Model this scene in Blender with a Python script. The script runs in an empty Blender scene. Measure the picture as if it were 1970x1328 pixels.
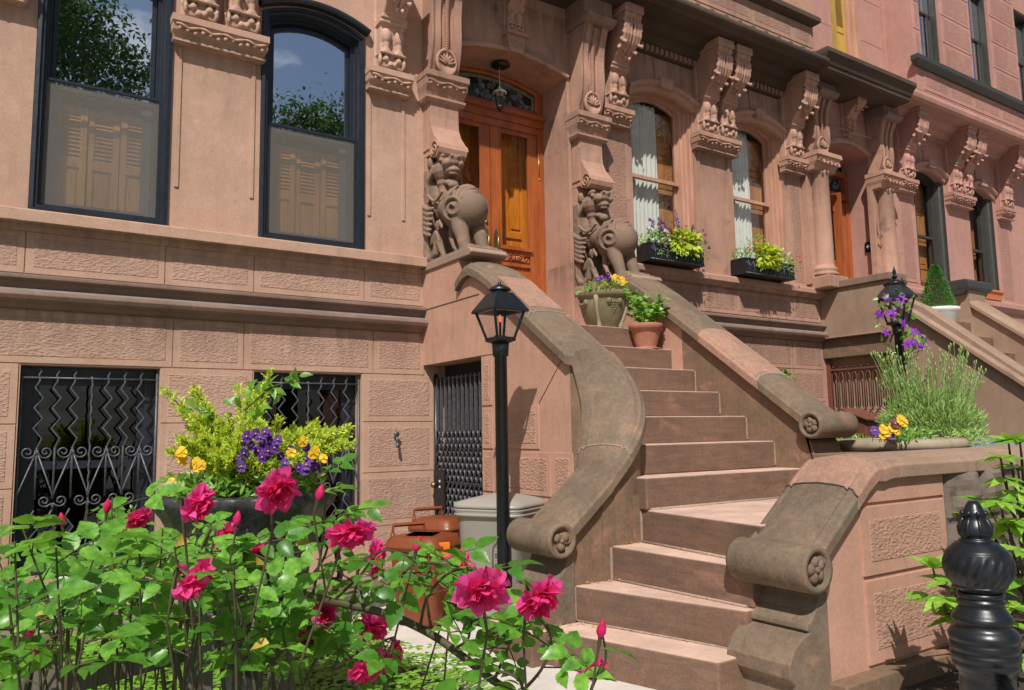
import bpy, bmesh, math, random
from mathutils import Vector, Matrix, noise
from math import sin, cos, pi, radians, sqrt, atan2, floor
random.seed(7)
sc = bpy.context.scene
col = sc.collection
# coordinates used while building: X along the row of houses, Y out from the house fronts towards the
# street, Z up from the pavement.  World = (X, -Y, Z).
CAMP = (0.0, 7.0, 1.42)
_y, _p, _r = radians(33.778), radians(6.398), radians(-.9715)
FW = Vector((sin(_y)*cos(_p), cos(_y)*cos(_p), sin(_p)))
_rt = Vector((cos(_y), -sin(_y), 0)); _up = _rt.cross(FW)
RT = cos(_r)*_rt + sin(_r)*_up; UP = -sin(_r)*_rt + cos(_r)*_up
FPX = 1511.95

def at(px, py, depth):
    d = FW + RT*((px-985)/FPX) - UP*((py-664)/FPX)
    d = d*depth
    return Vector((CAMP[0]+d.x, CAMP[1]-d.y, CAMP[2]+d.z))

# ------------------------------------------------------------------ mesh builder
class MB:
    def __init__(s): s.v=[]; s.f=[]; s.m=[]; s.s=[]; s.c=[]; s.usec=False
    def add(s, vs, fs, mi=0, sm=False, c=None):
        b=len(s.v); s.v += [tuple(v) for v in vs]
        for f in fs:
            s.f.append(tuple(b+i for i in f)); s.m.append(mi); s.s.append(sm); s.c.append(0.5 if c is None else c)
        if c is not None: s.usec=True
        return s
    def quad(s,a,b,c,d,mi=0,sm=False,col=None): return s.add([a,b,c,d],[(0,1,2,3)],mi,sm,col)
    def box(s,x0,x1,y0,y1,z0,z1,mi=0):
        v=[(x,y,z) for z in (z0,z1) for y in (y0,y1) for x in (x0,x1)]
        return s.add(v,[(0,2,3,1),(4,5,7,6),(0,1,5,4),(2,6,7,3),(0,4,6,2),(1,3,7,5)],mi)
    def prism(s,pts,axis,a,b,mi=0,sm=False):
        # pts: 2-D outline in the two remaining axes (in x,y,z order)
        def P(p,t):
            if axis=='x': return (t,p[0],p[1])
            if axis=='y': return (p[0],t,p[1])
            return (p[0],p[1],t)
        n=len(pts); v=[P(p,a) for p in pts]+[P(p,b) for p in pts]
        s.add(v,[(i,(i+1)%n,n+(i+1)%n,n+i) for i in range(n)],mi,sm)
        s.add(v[:n],[tuple(range(n))],mi); s.add(v[n:],[tuple(range(n-1,-1,-1))],mi)
        return s
    def lathe(s,prof,cx,cy,cz=0,n=24,mi=0,sm=True,sx=1,sy=1,a0=0,a1=2*pi,rf=None,ax='z',c=None):
        full=abs(a1-a0-2*pi)<1e-6; k=n if full else n+1
        v=[]
        for (r,z) in prof:
            for i in range(k):
                a=a0+(a1-a0)*i/n
                rr=r*(rf(a,z) if rf else 1)
                x,y=rr*cos(a)*sx,rr*sin(a)*sy
                if ax=='z': v.append((cx+x,cy+y,cz+z))
                elif ax=='y': v.append((cx+x,cy+z,cz+y))
                else: v.append((cx+z,cy+x,cz+y))
        f=[]
        for j in range(len(prof)-1):
            for i in range(n):
                i2=(i+1)%k
                f.append((j*k+i,j*k+i2,(j+1)*k+i2,(j+1)*k+i))
        s.add(v,f,mi,sm,c)
        if full:
            if prof[0][0]>1e-4: s.add(v[:k],[tuple(range(k-1,-1,-1))],mi,False,c)
            if prof[-1][0]>1e-4: s.add(v[-k:],[tuple(range(k))],mi,False,c)
        return s
    def ell(s,c,r,rot=None,n=12,mi=0,col=None,sm=True):
        v=[];f=[];h=n//2
        M=rot if rot else Matrix.Identity(3)
        for j in range(h+1):
            t=pi*j/h
            for i in range(n):
                a=2*pi*i/n
                p=M@Vector((r[0]*sin(t)*cos(a),r[1]*sin(t)*sin(a),r[2]*cos(t)))
                v.append((c[0]+p.x,c[1]+p.y,c[2]+p.z))
        for j in range(h):
            for i in range(n): f.append((j*n+i,j*n+(i+1)%n,(j+1)*n+(i+1)%n,(j+1)*n+i))
        return s.add(v,f,mi,sm,col)
    def tube(s,pts,r,n=8,mi=0,sm=True,c=None,cap=True):
        pts=[Vector(p) for p in pts]; k=len(pts)
        rs=r if isinstance(r,(list,tuple)) else [r]*k
        v=[];up=None
        for i,p in enumerate(pts):
            t=(pts[min(i+1,k-1)]-pts[max(i-1,0)])
            if t.length<1e-9: t=Vector((0,0,1))
            t.normalize()
            if up is None:
                up=t.cross(Vector((0,0,1)))
                if up.length<.1: up=t.cross(Vector((1,0,0)))
            up=(up-t*up.dot(t)); up.normalize(); w=t.cross(up)
            for j in range(n):
                a=2*pi*j/n; q=p+up*(rs[i]*cos(a))+w*(rs[i]*sin(a)); v.append(tuple(q))
        f=[(i*n+j,i*n+(j+1)%n,(i+1)*n+(j+1)%n,(i+1)*n+j) for i in range(k-1) for j in range(n)]
        s.add(v,f,mi,sm,c)
        if cap: s.add(v[:n],[tuple(range(n-1,-1,-1))],mi,False,c); s.add(v[-n:],[tuple(range(n))],mi,False,c)
        return s
    def cornice(s,x0,x1,prof,side=1.0,y0=0,mi=0,sm=False):
        # moulded block on a wall: prof = (outset, z) from top to bottom; returns at both ends
        v=[]
        for o,z in prof:
            e=o*side
            v+=[(x0-e,y0,z),(x0-e,y0+o,z),(x1+e,y0+o,z),(x1+e,y0,z)]
        f=[]
        for j in range(len(prof)-1):
            for i in range(3): f.append((j*4+i,j*4+i+1,j*4+4+i+1,j*4+4+i))
        f.append((0,1,2,3)); k=(len(prof)-1)*4; f.append((k+3,k+2,k+1,k))
        return s.add(v,f,mi,sm)
    def sweepx(s,x0,x1,prof,mi=0,y0=0,sm=False):
        v=[(x0,y0+o,z) for o,z in prof]+[(x1,y0+o,z) for o,z in prof]; n=len(prof)
        s.add(v,[(i,i+1,n+i+1,n+i) for i in range(n-1)],mi,sm)
        s.add(v[:n],[tuple(range(n))],mi); s.add(v[n:],[tuple(range(n-1,-1,-1))],mi)
        return s
    def grid(s,fn,nu,nv,mi=0,sm=True,c=None):
        v=[fn(i/nu,j/nv) for j in range(nv+1) for i in range(nu+1)]
        f=[(j*(nu+1)+i,j*(nu+1)+i+1,(j+1)*(nu+1)+i+1,(j+1)*(nu+1)+i) for j in range(nv) for i in range(nu)]
        return s.add(v,f,mi,sm,c)

def mesh_from(mb, origin, name, recalc=True):
    ox,oy,oz=origin
    me=bpy.data.meshes.new(name)
    me.from_pydata([(x-ox,-(y-oy),z-oz) for x,y,z in mb.v],[],[f[::-1] for f in mb.f])
    me.polygons.foreach_set('material_index',mb.m)
    me.polygons.foreach_set('use_smooth',mb.s)
    if mb.usec:
        a=me.color_attributes.new('var','FLOAT_COLOR','CORNER')
        d=[]
        for p,c in zip(me.polygons,mb.c): d += [c,c,c,1.0]*p.loop_total
        a.data.foreach_set('color',d)
    me.update()
    if recalc:
        bm=bmesh.new(); bm.from_mesh(me)
        bmesh.ops.remove_doubles(bm,verts=bm.verts,dist=1e-5)
        bmesh.ops.recalc_face_normals(bm,faces=bm.faces); bm.to_mesh(me); bm.free()
    return me

ORG={}
def thing(name,label,cat,loc=(0,0,0),group=None):
    o=bpy.data.objects.new(name,None); col.objects.link(o)
    o.empty_display_size=.1
    o.location=(loc[0],-loc[1],loc[2]); ORG[o.name]=tuple(loc)
    o['label']=label; o['category']=cat
    if group: o['group']=group
    return o
def mk(name,mb,mats,parent=None,org=None,bevel=0,seg=2,label=None,recalc=True,mods=None,sub=0):
    """one mesh object; parent's origin is subtracted so that coordinates stay those of the place"""
    if org is None:
        org=ORG.get(parent.name,(0,0,0)) if parent else (0,0,0)
        lo=(0,0,0)
    else:
        lo=org
        if parent: q=ORG.get(parent.name,(0,0,0)); lo=(org[0]-q[0],org[1]-q[1],org[2]-q[2])
    me=mesh_from(mb,org,name,recalc)
    o=bpy.data.objects.new(name,me); col.objects.link(o)
    for m in (mats if isinstance(mats,(list,tuple)) else [mats]): me.materials.append(m)
    if parent: o.parent=parent
    o.location=(lo[0],-lo[1],lo[2])
    ORG[o.name]=org
    if bevel:
        b=o.modifiers.new('b','BEVEL'); b.width=bevel; b.segments=seg; b.limit_method='ANGLE'; b.angle_limit=radians(40)
        b.harden_normals=False
    if sub:
        b=o.modifiers.new('s','SUBSURF'); b.levels=sub; b.render_levels=sub
    if mods: mods(o)
    if label: o['label']=label
    return o
def each(name,lst,mats,parent,**kw):
    for m in lst:
        if m.v:
            x,y,z=m.v[0]; mk(name,m,mats,parent,org=(x,y,z),**kw)
def tag(o,label,cat,group=None):
    o['label']=label; o['category']=cat
    if group: o['group']=group
    return o
def bake(o):
    dg=bpy.context.evaluated_depsgraph_get()
    me=bpy.data.meshes.new_from_object(o.evaluated_get(dg)); o.modifiers.clear(); o.data=me
    return o
def carve(o,vox=.012,sm=2):
    r=o.modifiers.new('r','REMESH'); r.mode='VOXEL'; r.voxel_size=vox; r.use_smooth_shade=True
    if sm:
        q=o.modifiers.new('q','SMOOTH'); q.iterations=sm; q.factor=.5
    return bake(o)
def kids(o): return list(o.children)
def dup(root,dx,label=None,parent=None,scale=None):
    """copy of an object and its children moved by dx"""
    r=root.copy(); col.objects.link(r)
    r.location=(root.location[0]+dx[0],root.location[1]-dx[1],root.location[2]+dx[2])
    if scale: r.scale=scale
    if parent is not None: r.parent=parent
    if label: r['label']=label
    for ch in kids(root):
        c=ch.copy(); col.objects.link(c); c.parent=r
        for g in kids(ch):
            d=g.copy(); col.objects.link(d); d.parent=c
    return r
def outline(x0,x1,z0,zs,rise,n=12):
    pts=[(x0,z0),(x0,zs)]
    if rise>0:
        c=(x0+x1)/2;h=(x1-x0)/2
        for i in range(1,n):
            x=x0+(x1-x0)*i/n; pts.append((x,zs+rise*(1-((x-c)/h)**2)))
    pts+=[(x1,zs),(x1,z0)]
    return pts
def fsweep(mb,pts,prof,closed=True,mi=0,sm=False):
    """sweep prof (inset, Y) along the outline in the X-Z plane; inset is to the right of travel"""
    n=len(pts); P=[Vector(p) for p in pts]; M=[]
    for i in range(n):
        a=P[i]-P[i-1] if (closed or i>0) else None
        b=P[(i+1)%n]-P[i] if (closed or i<n-1) else None
        ns=[]
        for d in (a,b):
            if d is not None and d.length>1e-9:
                d=d.normalized(); ns.append(Vector((d.y,-d.x)))
        if len(ns)==2:
            m=ns[0]+ns[1]; m.normalize(); m=m/max(.3,m.dot(ns[0]))
        else: m=ns[0]
        M.append(m)
    v=[]
    for o,y in prof:
        for i in range(n): q=P[i]+M[i]*o; v.append((q.x,y,q.y))
    f=[];k=n if closed else n-1
    for j in range(len(prof)-1):
        for i in range(k): f.append((j*n+i,j*n+(i+1)%n,(j+1)*n+(i+1)%n,(j+1)*n+i))
    if not closed:
        f.append(tuple(j*n for j in range(len(prof)))); f.append(tuple(j*n+n-1 for j in range(len(prof)-1,-1,-1)))
    return mb.add(v,f,mi,sm)
def shr(o,d=.003): return (o[0]+d,o[1]-d,o[2]+d,o[3]-d,o[4])
def wall(mb,x0,x1,z0,z1,ops,y=0.0,mi=0,n=12):
    xs={x0,x1}
    for o in ops:
        a,b=o[0],o[1]; xs|={a,b}
        if o[4]>0: xs|={a+(b-a)*i/n for i in range(1,n)}
    xs=sorted(x for x in xs if x0<=x<=x1)
    def top(o,x): c=(o[0]+o[1])/2;h=(o[1]-o[0])/2; return o[3]+o[4]*(1-((x-c)/h)**2)
    for a,b in zip(xs,xs[1:]):
        mid=(a+b)/2; cur=[(z0,z0)]
        for o in sorted([o for o in ops if o[0]<mid<o[1]],key=lambda o:o[2]):
            la,lb=cur[-1]; mb.quad((a,y,la),(b,y,lb),(b,y,o[2]),(a,y,o[2]),mi); cur.append((top(o,a),top(o,b)))
        la,lb=cur[-1]; mb.quad((a,y,la),(b,y,lb),(b,y,z1),(a,y,z1),mi)
def reveal(mb,o,y0,y1,mi=0,n=12):
    pts=outline(*o[:5],n=n)
    for i in range(len(pts)):
        a=pts[i];b=pts[(i+1)%len(pts)]
        mb.quad((a[0],y0,a[1]),(b[0],y0,b[1]),(b[0],y1,b[1]),(a[0],y1,a[1]),mi)
def fill(mb,pts,y,mi=0):
    """flat face filling an outline at depth y"""
    mb.add([(p[0],y,p[1]) for p in pts],[tuple(range(len(pts)))],mi)
def block(mb,x0,x1,z0,z1,y=0.0,t=.009,g=.003,m=.05,mi=0,pm=1,axis='y',sgn=1):
    """drafted-margin ashlar block with a pecked field"""
    def P(a,b,c):
        if axis=='y': return (a,y+sgn*c,b)
        return (y+sgn*c,a,b)
    a0,a1,b0,b1=x0+g,x1-g,z0+g,z1-g
    R=lambda d,c:[P(a0+d,b0+d,c),P(a1-d,b0+d,c),P(a1-d,b1-d,c),P(a0+d,b1-d,c)]
    r0=R(0,0);r1=R(.002,t);r2=R(m,t);r3=R(m+.006,t+.003)
    for A,B,k in ((r0,r1,mi),(r1,r2,mi),(r2,r3,pm)):
        for i in range(4): mb.quad(A[i],A[(i+1)%4],B[(i+1)%4],B[i],k)
    mb.add(r3,[(0,1,2,3)],pm)

# ------------------------------------------------------------------ materials
def nd(nt,t,ins=None,**kw):
    n=nt.nodes.new(t)
    for k,v in kw.items(): setattr(n,k,v)
    for k,v in (ins or {}).items():
        if hasattr(v,'is_linked') or isinstance(v,bpy.types.NodeSocket): nt.links.new(v,n.inputs[k])
        else:
            if isinstance(v,tuple) and len(v)==3 and n.inputs[k].type=='RGBA': v=v+(1,)
            n.inputs[k].default_value=v
    return n
def newmat(name):
    m=bpy.data.materials.new(name); m.use_nodes=True; nt=m.node_tree; nt.nodes.clear()
    return m,nt
def ramp(nt,fac,a,b,ca=(0,0,0),cb=(1,1,1)):
    r=nd(nt,'ShaderNodeValToRGB',{'Fac':fac}); e=r.color_ramp.elements
    e[0].position=a; e[1].position=b; e[0].color=(*ca,1) if len(ca)==3 else ca; e[1].color=(*cb,1)
    return r.outputs[0]
def mix(nt,f,a,b,bt='MIX'):
    n=nt.nodes.new('ShaderNodeMix'); n.data_type='RGBA'; n.blend_type=bt; n.clamp_factor=True
    for s,v in (('Factor',f),('A',a),('B',b)):
        i=[q for q in n.inputs if q.name==s and (q.type=='RGBA' if s!='Factor' else q.type=='VALUE')][0]
        if isinstance(v,bpy.types.NodeSocket): nt.links.new(v,i)
        else: i.default_value=(v if s=='Factor' else (*v,1))
    return [q for q in n.outputs if q.type=='RGBA'][0]
def pos(nt): return nd(nt,'ShaderNodeNewGeometry')
def mapp(nt,v,sx,sy,sz): return nd(nt,'ShaderNodeMapping',{'Vector':v,'Scale':(sx,sy,sz)}).outputs[0]
def noi(nt,v,s,d=4,r=.55,dis=0): return nd(nt,'ShaderNodeTexNoise',{'Vector':v,'Scale':s,'Detail':d,'Roughness':r,'Distortion':dis}).outputs[0]
def bump(nt,h,st,di,nrm=None):
    i={'Height':h,'Strength':st,'Distance':di}
    if nrm: i['Normal']=nrm
    return nd(nt,'ShaderNodeBump',i).outputs[0]
def out(nt,sh): nd(nt,'ShaderNodeOutputMaterial',{'Surface':sh})

def stone(name,c1,c2,streak=.35,peck=False,soot=(),cav=False,hst=0,tints=None,dirt=(.10,.075,.055),patch=.0,pc=(.2,.17,.13),top=None,rough=.88,grain=1.0):
    m,nt=newmat(name); g=pos(nt); P=g.outputs['Position']
    big=noi(nt,P,1.1,6,.6,.4); c=mix(nt,ramp(nt,big,.32,.68),c1,c2)
    med=noi(nt,P,7,5,.65); c=mix(nt,ramp(nt,med,.25,.75),c,mix(nt,.5,c,(c1[0]*.62,c1[1]*.58,c1[2]*.56)))
    fine=noi(nt,P,75,3,.7); c=mix(nt,.15*grain,c,ramp(nt,fine,.3,.7,(.10,.07,.055),(.85,.7,.6)),'OVERLAY')
    if patch>0:
        pn=noi(nt,P,2.6,5,.6,.6); c=mix(nt,ramp(nt,pn,.62-patch*.4,.78-patch*.3),c,pc)
    if tints:
        t1=noi(nt,P,3.4,6,.65,.8); c=mix(nt,ramp(nt,t1,.48,.80),c,tints[0])
        t2=noi(nt,mapp(nt,P,1.3,1.3,1.3),4.1,6,.7,.5); c=mix(nt,ramp(nt,t2,.48,.82),c,tints[1])
        t3=noi(nt,P,28,5,.7); c=mix(nt,.3,c,ramp(nt,t3,.3,.72,(.12,.10,.08),(.80,.72,.65)),'OVERLAY')
    if hst:
        hv=noi(nt,mapp(nt,P,2.5,2.5,20),1.7,5,.7,.6); c=mix(nt,.25*hst,c,ramp(nt,hv,.3,.7,(.13,.09,.07),(.78,.68,.62)),'OVERLAY')
        hb=noi(nt,mapp(nt,P,2.2,2.2,9),1.5,4,.6); c=mix(nt,ramp(nt,hb,.50,.85),c,(c1[0]*.45,c1[1]*.48,c1[2]*.55))
    gr=noi(nt,P,190,2,.8); c=mix(nt,.16*grain,c,ramp(nt,gr,.3,.7,(.15,.12,.10),(.85,.78,.72)),'OVERLAY')
    sv=mapp(nt,P,3.2,3.2,.35); sn=noi(nt,sv,2.2,5,.65,.2)
    sn2=noi(nt,P,1.7,4,.6)
    sf=nd(nt,'ShaderNodeMath',{0:ramp(nt,sn,.5,.74),1:ramp(nt,sn2,.35,.65)},operation='MULTIPLY').outputs[0]
    sf=nd(nt,'ShaderNodeMath',{0:sf,1:streak},operation='MULTIPLY').outputs[0]
    c=mix(nt,sf,c,dirt)
    if soot:
        z=nd(nt,'ShaderNodeSeparateXYZ',{0:P}).outputs[2]
        sn3=noi(nt,mapp(nt,P,5,5,.7),1.8,5,.65,.4)
        for zt,ln,k in soot:
            mr=nd(nt,'ShaderNodeMapRange',{0:z,1:zt-ln,2:zt,3:0.0,4:1.0}).outputs[0]
            lt_=nd(nt,'ShaderNodeMath',{0:z,1:zt+.01},operation='LESS_THAN').outputs[0]
            a_=nd(nt,'ShaderNodeMath',{0:mr,1:lt_},operation='MULTIPLY').outputs[0]
            b_=nd(nt,'ShaderNodeMath',{0:a_,1:ramp(nt,sn3,.36,.66)},operation='MULTIPLY').outputs[0]
            c=mix(nt,nd(nt,'ShaderNodeMath',{0:b_,1:k},operation='MULTIPLY').outputs[0],c,dirt)
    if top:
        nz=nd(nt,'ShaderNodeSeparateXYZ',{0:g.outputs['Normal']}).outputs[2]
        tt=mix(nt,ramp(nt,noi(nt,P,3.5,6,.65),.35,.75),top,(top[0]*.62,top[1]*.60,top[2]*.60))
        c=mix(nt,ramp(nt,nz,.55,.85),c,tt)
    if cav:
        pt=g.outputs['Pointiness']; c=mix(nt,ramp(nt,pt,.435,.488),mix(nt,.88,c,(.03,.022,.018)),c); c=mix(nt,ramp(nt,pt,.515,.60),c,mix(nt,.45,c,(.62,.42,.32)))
    h=noi(nt,P,150,3,.7); nb=bump(nt,h,.35*grain,.0022)
    nb=bump(nt,noi(nt,P,14,4,.6),.35,.006,nb)
    if peck:
        cn=nd(nt,'ShaderNodeTexNoise',{'Vector':P,'Scale':16.0,'Detail':2.0}).outputs[1]
        sc_=nd(nt,'ShaderNodeVectorMath',{0:cn},operation='SCALE'); sc_.inputs['Scale'].default_value=.022
        ad=nd(nt,'ShaderNodeVectorMath',{0:P,1:sc_.outputs[0]},operation='ADD').outputs[0]
        vm=mapp(nt,ad,40,40,80)
        vo=nd(nt,'ShaderNodeTexVoronoi',{'Vector':vm,'Scale':1.0,'Randomness':1.0},feature='SMOOTH_F1')
        hh=vo.outputs['Distance']
        hn=nd(nt,'ShaderNodeMath',{0:noi(nt,P,50,2,.6),1:.35,2:hh},operation='MULTIPLY_ADD').outputs[0]
        nb=bump(nt,hn,.8,.008,nb)
        c=mix(nt,ramp(nt,hh,.1,.55),mix(nt,.18,c,(.12,.07,.05)),c)
    b=nd(nt,'ShaderNodeBsdfPrincipled',{'Base Color':c,'Roughness':rough,'Normal':nb,'Specular IOR Level':.25})
    out(nt,b.outputs[0]); return m
def plain(name,c,rough=.5,metal=0,var=.25,scale=8,bumps=.0,coat=0,c2=None,spec=.5,bs=90):
    m,nt=newmat(name); g=pos(nt); P=g.outputs['Position']
    c2=c2 or tuple(max(0,q*(1-var)) for q in c)
    cc=mix(nt,ramp(nt,noi(nt,P,scale,5,.6),.3,.7),c,c2)
    i={'Base Color':cc,'Roughness':rough,'Metallic':metal,'Specular IOR Level':spec}
    if coat: i['Coat Weight']=coat
    if bumps: i['Normal']=bump(nt,noi(nt,P,bs,4,.6),bumps,.003)
    b=nd(nt,'ShaderNodeBsdfPrincipled',i); 
    r=nd(nt,'ShaderNodeMath',{0:noi(nt,P,22,4),1:.3,2:rough-.15},operation='MULTIPLY_ADD').outputs[0]
    nt.links.new(r,b.inputs['Roughness'])
    out(nt,b.outputs[0]); return m
def wood(name,c1,c2,rough=.32,scale=1.0,coat=.4,dark=None):
    m,nt=newmat(name); g=pos(nt); P=g.outputs['Position']
    v=mapp(nt,P,26*scale,26*scale,1.6*scale); n1=noi(nt,v,1.6,5,.6,1.2)
    c=mix(nt,ramp(nt,n1,.3,.7),c1,c2)
    v2=mapp(nt,P,4,4,1.0); n2=noi(nt,v2,1.2,3); c=mix(nt,ramp(nt,n2,.35,.7),c,mix(nt,.55,c,(c2[0]*.5,c2[1]*.45,c2[2]*.4)))
    b=nd(nt,'ShaderNodeBsdfPrincipled',{'Base Color':c,'Roughness':rough,'Normal':bump(nt,n1,.15,.002),'Coat Weight':coat,'Coat Roughness':.15})
    out(nt,b.outputs[0]); return m
def glass(name,refl=.35,tint=(.8,.82,.85),rough=.0,haze=0,hc=(.3,.3,.3),wav=.25):
    m,nt=newmat(name); P=pos(nt).outputs['Position']
    nb=bump(nt,noi(nt,P,1.8,2),wav,.004)
    gl=nd(nt,'ShaderNodeBsdfGlossy',{'Color':(.95,.97,1.0),'Roughness':rough,'Normal':nb}).outputs[0]
    tr=nd(nt,'ShaderNodeBsdfTransparent',{'Color':tint}).outputs[0]
    if haze:
        di=nd(nt,'ShaderNodeBsdfDiffuse',{'Color':hc}).outputs[0]
        tr=nd(nt,'ShaderNodeMixShader',{0:haze,1:tr,2:di}).outputs[0]
    out(nt,nd(nt,'ShaderNodeMixShader',{0:refl,1:tr,2:gl}).outputs[0]); return m
def leafmat(name,c1,c2,trans=.35,rough=.38,tcol=None,spec=.5,back=None):
    m,nt=newmat(name)
    at_=nd(nt,'ShaderNodeVertexColor',layer_name='var').outputs[0]
    P=pos(nt).outputs['Position']
    c=mix(nt,at_,c1,c2); c=mix(nt,ramp(nt,noi(nt,P,60,2),.3,.7),c,mix(nt,.8,c,(c1[0]*.6,c1[1]*.6,c1[2]*.6)))
    b=nd(nt,'ShaderNodeBsdfPrincipled',{'Base Color':c,'Roughness':rough,'Specular IOR Level':spec,'Normal':bump(nt,noi(nt,P,220,2),.12,.001)})
    t=nd(nt,'ShaderNodeBsdfTranslucent',{'Color':mix(nt,.6,c,tcol or (c2[0]*1.6,c2[1]*1.5,c2[2]))}).outputs[0]
    out(nt,nd(nt,'ShaderNodeMixShader',{0:trans,1:b.outputs[0],2:t}).outputs[0]); return m

S1=(.58,.385,.29); S1b=(.47,.30,.22)
S2=(.54,.325,.24); S2b=(.38,.225,.165)
S3=(.54,.30,.25); S3b=(.44,.245,.20)
M={}
SO1=((2.44,.40,.6),(3.08,.30,.5),(4.82,.7,.3),(1.0,1.0,.25)); SO2=((2.68,.45,.7),(3.34,.35,.6),(5.15,.9,.45),(6.3,.6,.7),(7.2,.6,.3))
M['st1']=stone('tan_brownstone',S1,S1b,.30,soot=SO1)
M['st1p']=stone('tan_brownstone_pecked',(.55,.365,.28),(.43,.275,.21),.3,peck=True,soot=SO1)
M['st2']=stone('brownstone',S2,S2b,.5,soot=SO2,patch=.08,pc=(.20,.14,.11))
M['st2p']=stone('brownstone_pecked',(.46,.275,.205),(.32,.19,.145),.4,peck=True,soot=SO2)
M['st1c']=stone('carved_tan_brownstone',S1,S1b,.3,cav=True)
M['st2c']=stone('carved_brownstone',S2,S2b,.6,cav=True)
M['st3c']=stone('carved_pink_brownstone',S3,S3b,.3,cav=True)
M['st3']=stone('pink_brownstone',S3,S3b,.3)
M['st3p']=stone('pink_brownstone_pecked',(.48,.265,.215),(.38,.21,.17),.3,peck=True)
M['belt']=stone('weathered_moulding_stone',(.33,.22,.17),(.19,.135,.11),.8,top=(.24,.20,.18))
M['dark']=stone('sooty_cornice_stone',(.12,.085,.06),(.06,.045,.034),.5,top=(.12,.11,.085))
M['cope']=stone('weathered_coping_stone',(.225,.175,.13),(.145,.12,.092),.45,tints=((.27,.185,.125),(.19,.165,.12)),grain=1.7,patch=.05,pc=(.34,.20,.14),dirt=(.07,.06,.045))
M['copeP']=stone('pink_coping_stone',(.43,.27,.205),(.34,.215,.165),.5,grain=1.5,tints=((.36,.22,.165),(.27,.20,.16)),patch=.12,pc=(.2,.16,.12))
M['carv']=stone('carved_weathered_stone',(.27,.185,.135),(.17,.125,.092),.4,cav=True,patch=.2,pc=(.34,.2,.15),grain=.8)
M['cheek']=stone('orange_cheek_stone',(.58,.345,.255),(.48,.275,.20),1.0,dirt=(.17,.12,.09))
M['cheekp']=stone('orange_cheek_stone_pecked',(.54,.325,.24),(.43,.26,.19),.6,peck=True)
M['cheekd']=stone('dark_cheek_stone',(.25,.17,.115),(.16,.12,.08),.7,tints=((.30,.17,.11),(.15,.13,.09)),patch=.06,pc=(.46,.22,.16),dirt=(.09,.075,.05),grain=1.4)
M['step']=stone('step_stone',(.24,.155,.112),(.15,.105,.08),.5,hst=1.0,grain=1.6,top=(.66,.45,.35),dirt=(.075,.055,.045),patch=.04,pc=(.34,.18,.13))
M['rough']=stone('rough_dark_stone',(.24,.19,.155),(.12,.10,.085),.4)
M['mort']=plain('pale_mortar',(.42,.31,.235),.95,var=.4,scale=40)
M['blk']=plain('black_metal_paint',(.012,.014,.017),.35,var=.4,scale=20,bumps=.15)
M['blkw']=plain('blue_black_window_metal',(.022,.027,.038),.35,var=.35,scale=12)
M['scrf']=plain('grey_screen_frame',(.06,.065,.075),.4)
M['iron']=plain('worn_black_iron',(.05,.054,.062),.42,metal=.2,c2=(.12,.12,.13),scale=30,bumps=.4)
M['castb']=plain('black_cast_iron',(.014,.014,.015),.4,var=.3,c2=(.05,.05,.05),scale=45,bumps=.9,bs=45)
M['rust']=plain('red_brown_painted_iron',(.20,.065,.035),.55,c2=(.12,.045,.03),scale=25,bumps=.3)
M['gren']=plain('olive_grey_window_paint',(.05,.05,.043),.5)
M['wdr']=wood('varnished_red_wood',(.52,.145,.035),(.32,.075,.018))
M['wdo']=wood('varnished_orange_wood',(.95,.40,.04),(.70,.22,.02))
M['wdt']=wood('painted_salmon_wood',(.58,.33,.23),(.50,.26,.175),.5,coat=0)
M['wds']=wood('brown_shutter_wood',(.85,.40,.11),(.60,.24,.06),.45)
M['wdg']=wood('grey_fence_wood',(.22,.19,.15),(.13,.115,.09),.85,coat=0)
M['gl1']=glass('reflecting_window_glass',.78,(.6,.62,.64))
M['gl2']=glass('dark_window_glass',.07,(.75,.77,.78),wav=.5)
M['gl3']=glass('clear_glass',.10,(.93,.93,.93))
M['gld']=glass('door_glass',.05,(.85,.8,.75),wav=.6)
M['scr']=glass('insect_screen_mesh',.05,(.80,.80,.80),.25,haze=.26,hc=(.42,.37,.31))
M['glb']=glass('basement_glass',.06,(.25,.26,.27),wav=.4)
M['curt']=plain('white_curtain_cloth',(.88,.85,.74),.9,var=.05)
M['room']=plain('dark_room',(.02,.018,.016),.95)  # near-black: shade of rooms and passages put into the colour
M['brass']=plain('aged_brass',(.30,.22,.09),.4,metal=.9)
M['grbin']=plain('taupe_plastic',(.31,.28,.24),.45,var=.08,scale=4)
M['brbin']=plain('brown_plastic',(.21,.05,.016),.4,var=.15,scale=5)
M['orng']=plain('orange_plastic',(.85,.20,.015),.4,var=.1)
M['orl']=plain('yellow_orange_sticker',(.75,.34,.06),.5,var=.3,scale=40)
M['terra']=plain('terracotta',(.42,.17,.095),.8,c2=(.32,.13,.08),scale=15)
M['orpl']=plain('orange_planter',(.70,.19,.055),.5,var=.1)
M['whpl']=plain('white_plastic',(.75,.73,.68),.5,var=.06)
M['grpl']=plain('grey_bin_lid',(.20,.22,.25),.45,var=.1)
M['tan3']=stone('tan_stoop_stone',(.40,.285,.21),(.29,.20,.145),.6,grain=1.3)
M['urn']=stone('mossy_cast_stone',(.25,.22,.13),(.13,.13,.06),.5,patch=.25,pc=(.33,.29,.2),grain=1.0)
M['pale']=stone('pale_cast_stone',(.40,.34,.25),(.26,.22,.15),.5)
M['path']=plain('pale_concrete',(.62,.56,.49),.9,c2=(.50,.45,.40),scale=6,bumps=.5,bs=60)
M['walk']=plain('grey_concrete',(.38,.36,.33),.9,c2=(.30,.28,.26),scale=3,bumps=.4)
M['road']=plain('asphalt',(.05,.05,.05),.9,var=.3,bumps=.6)
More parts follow.
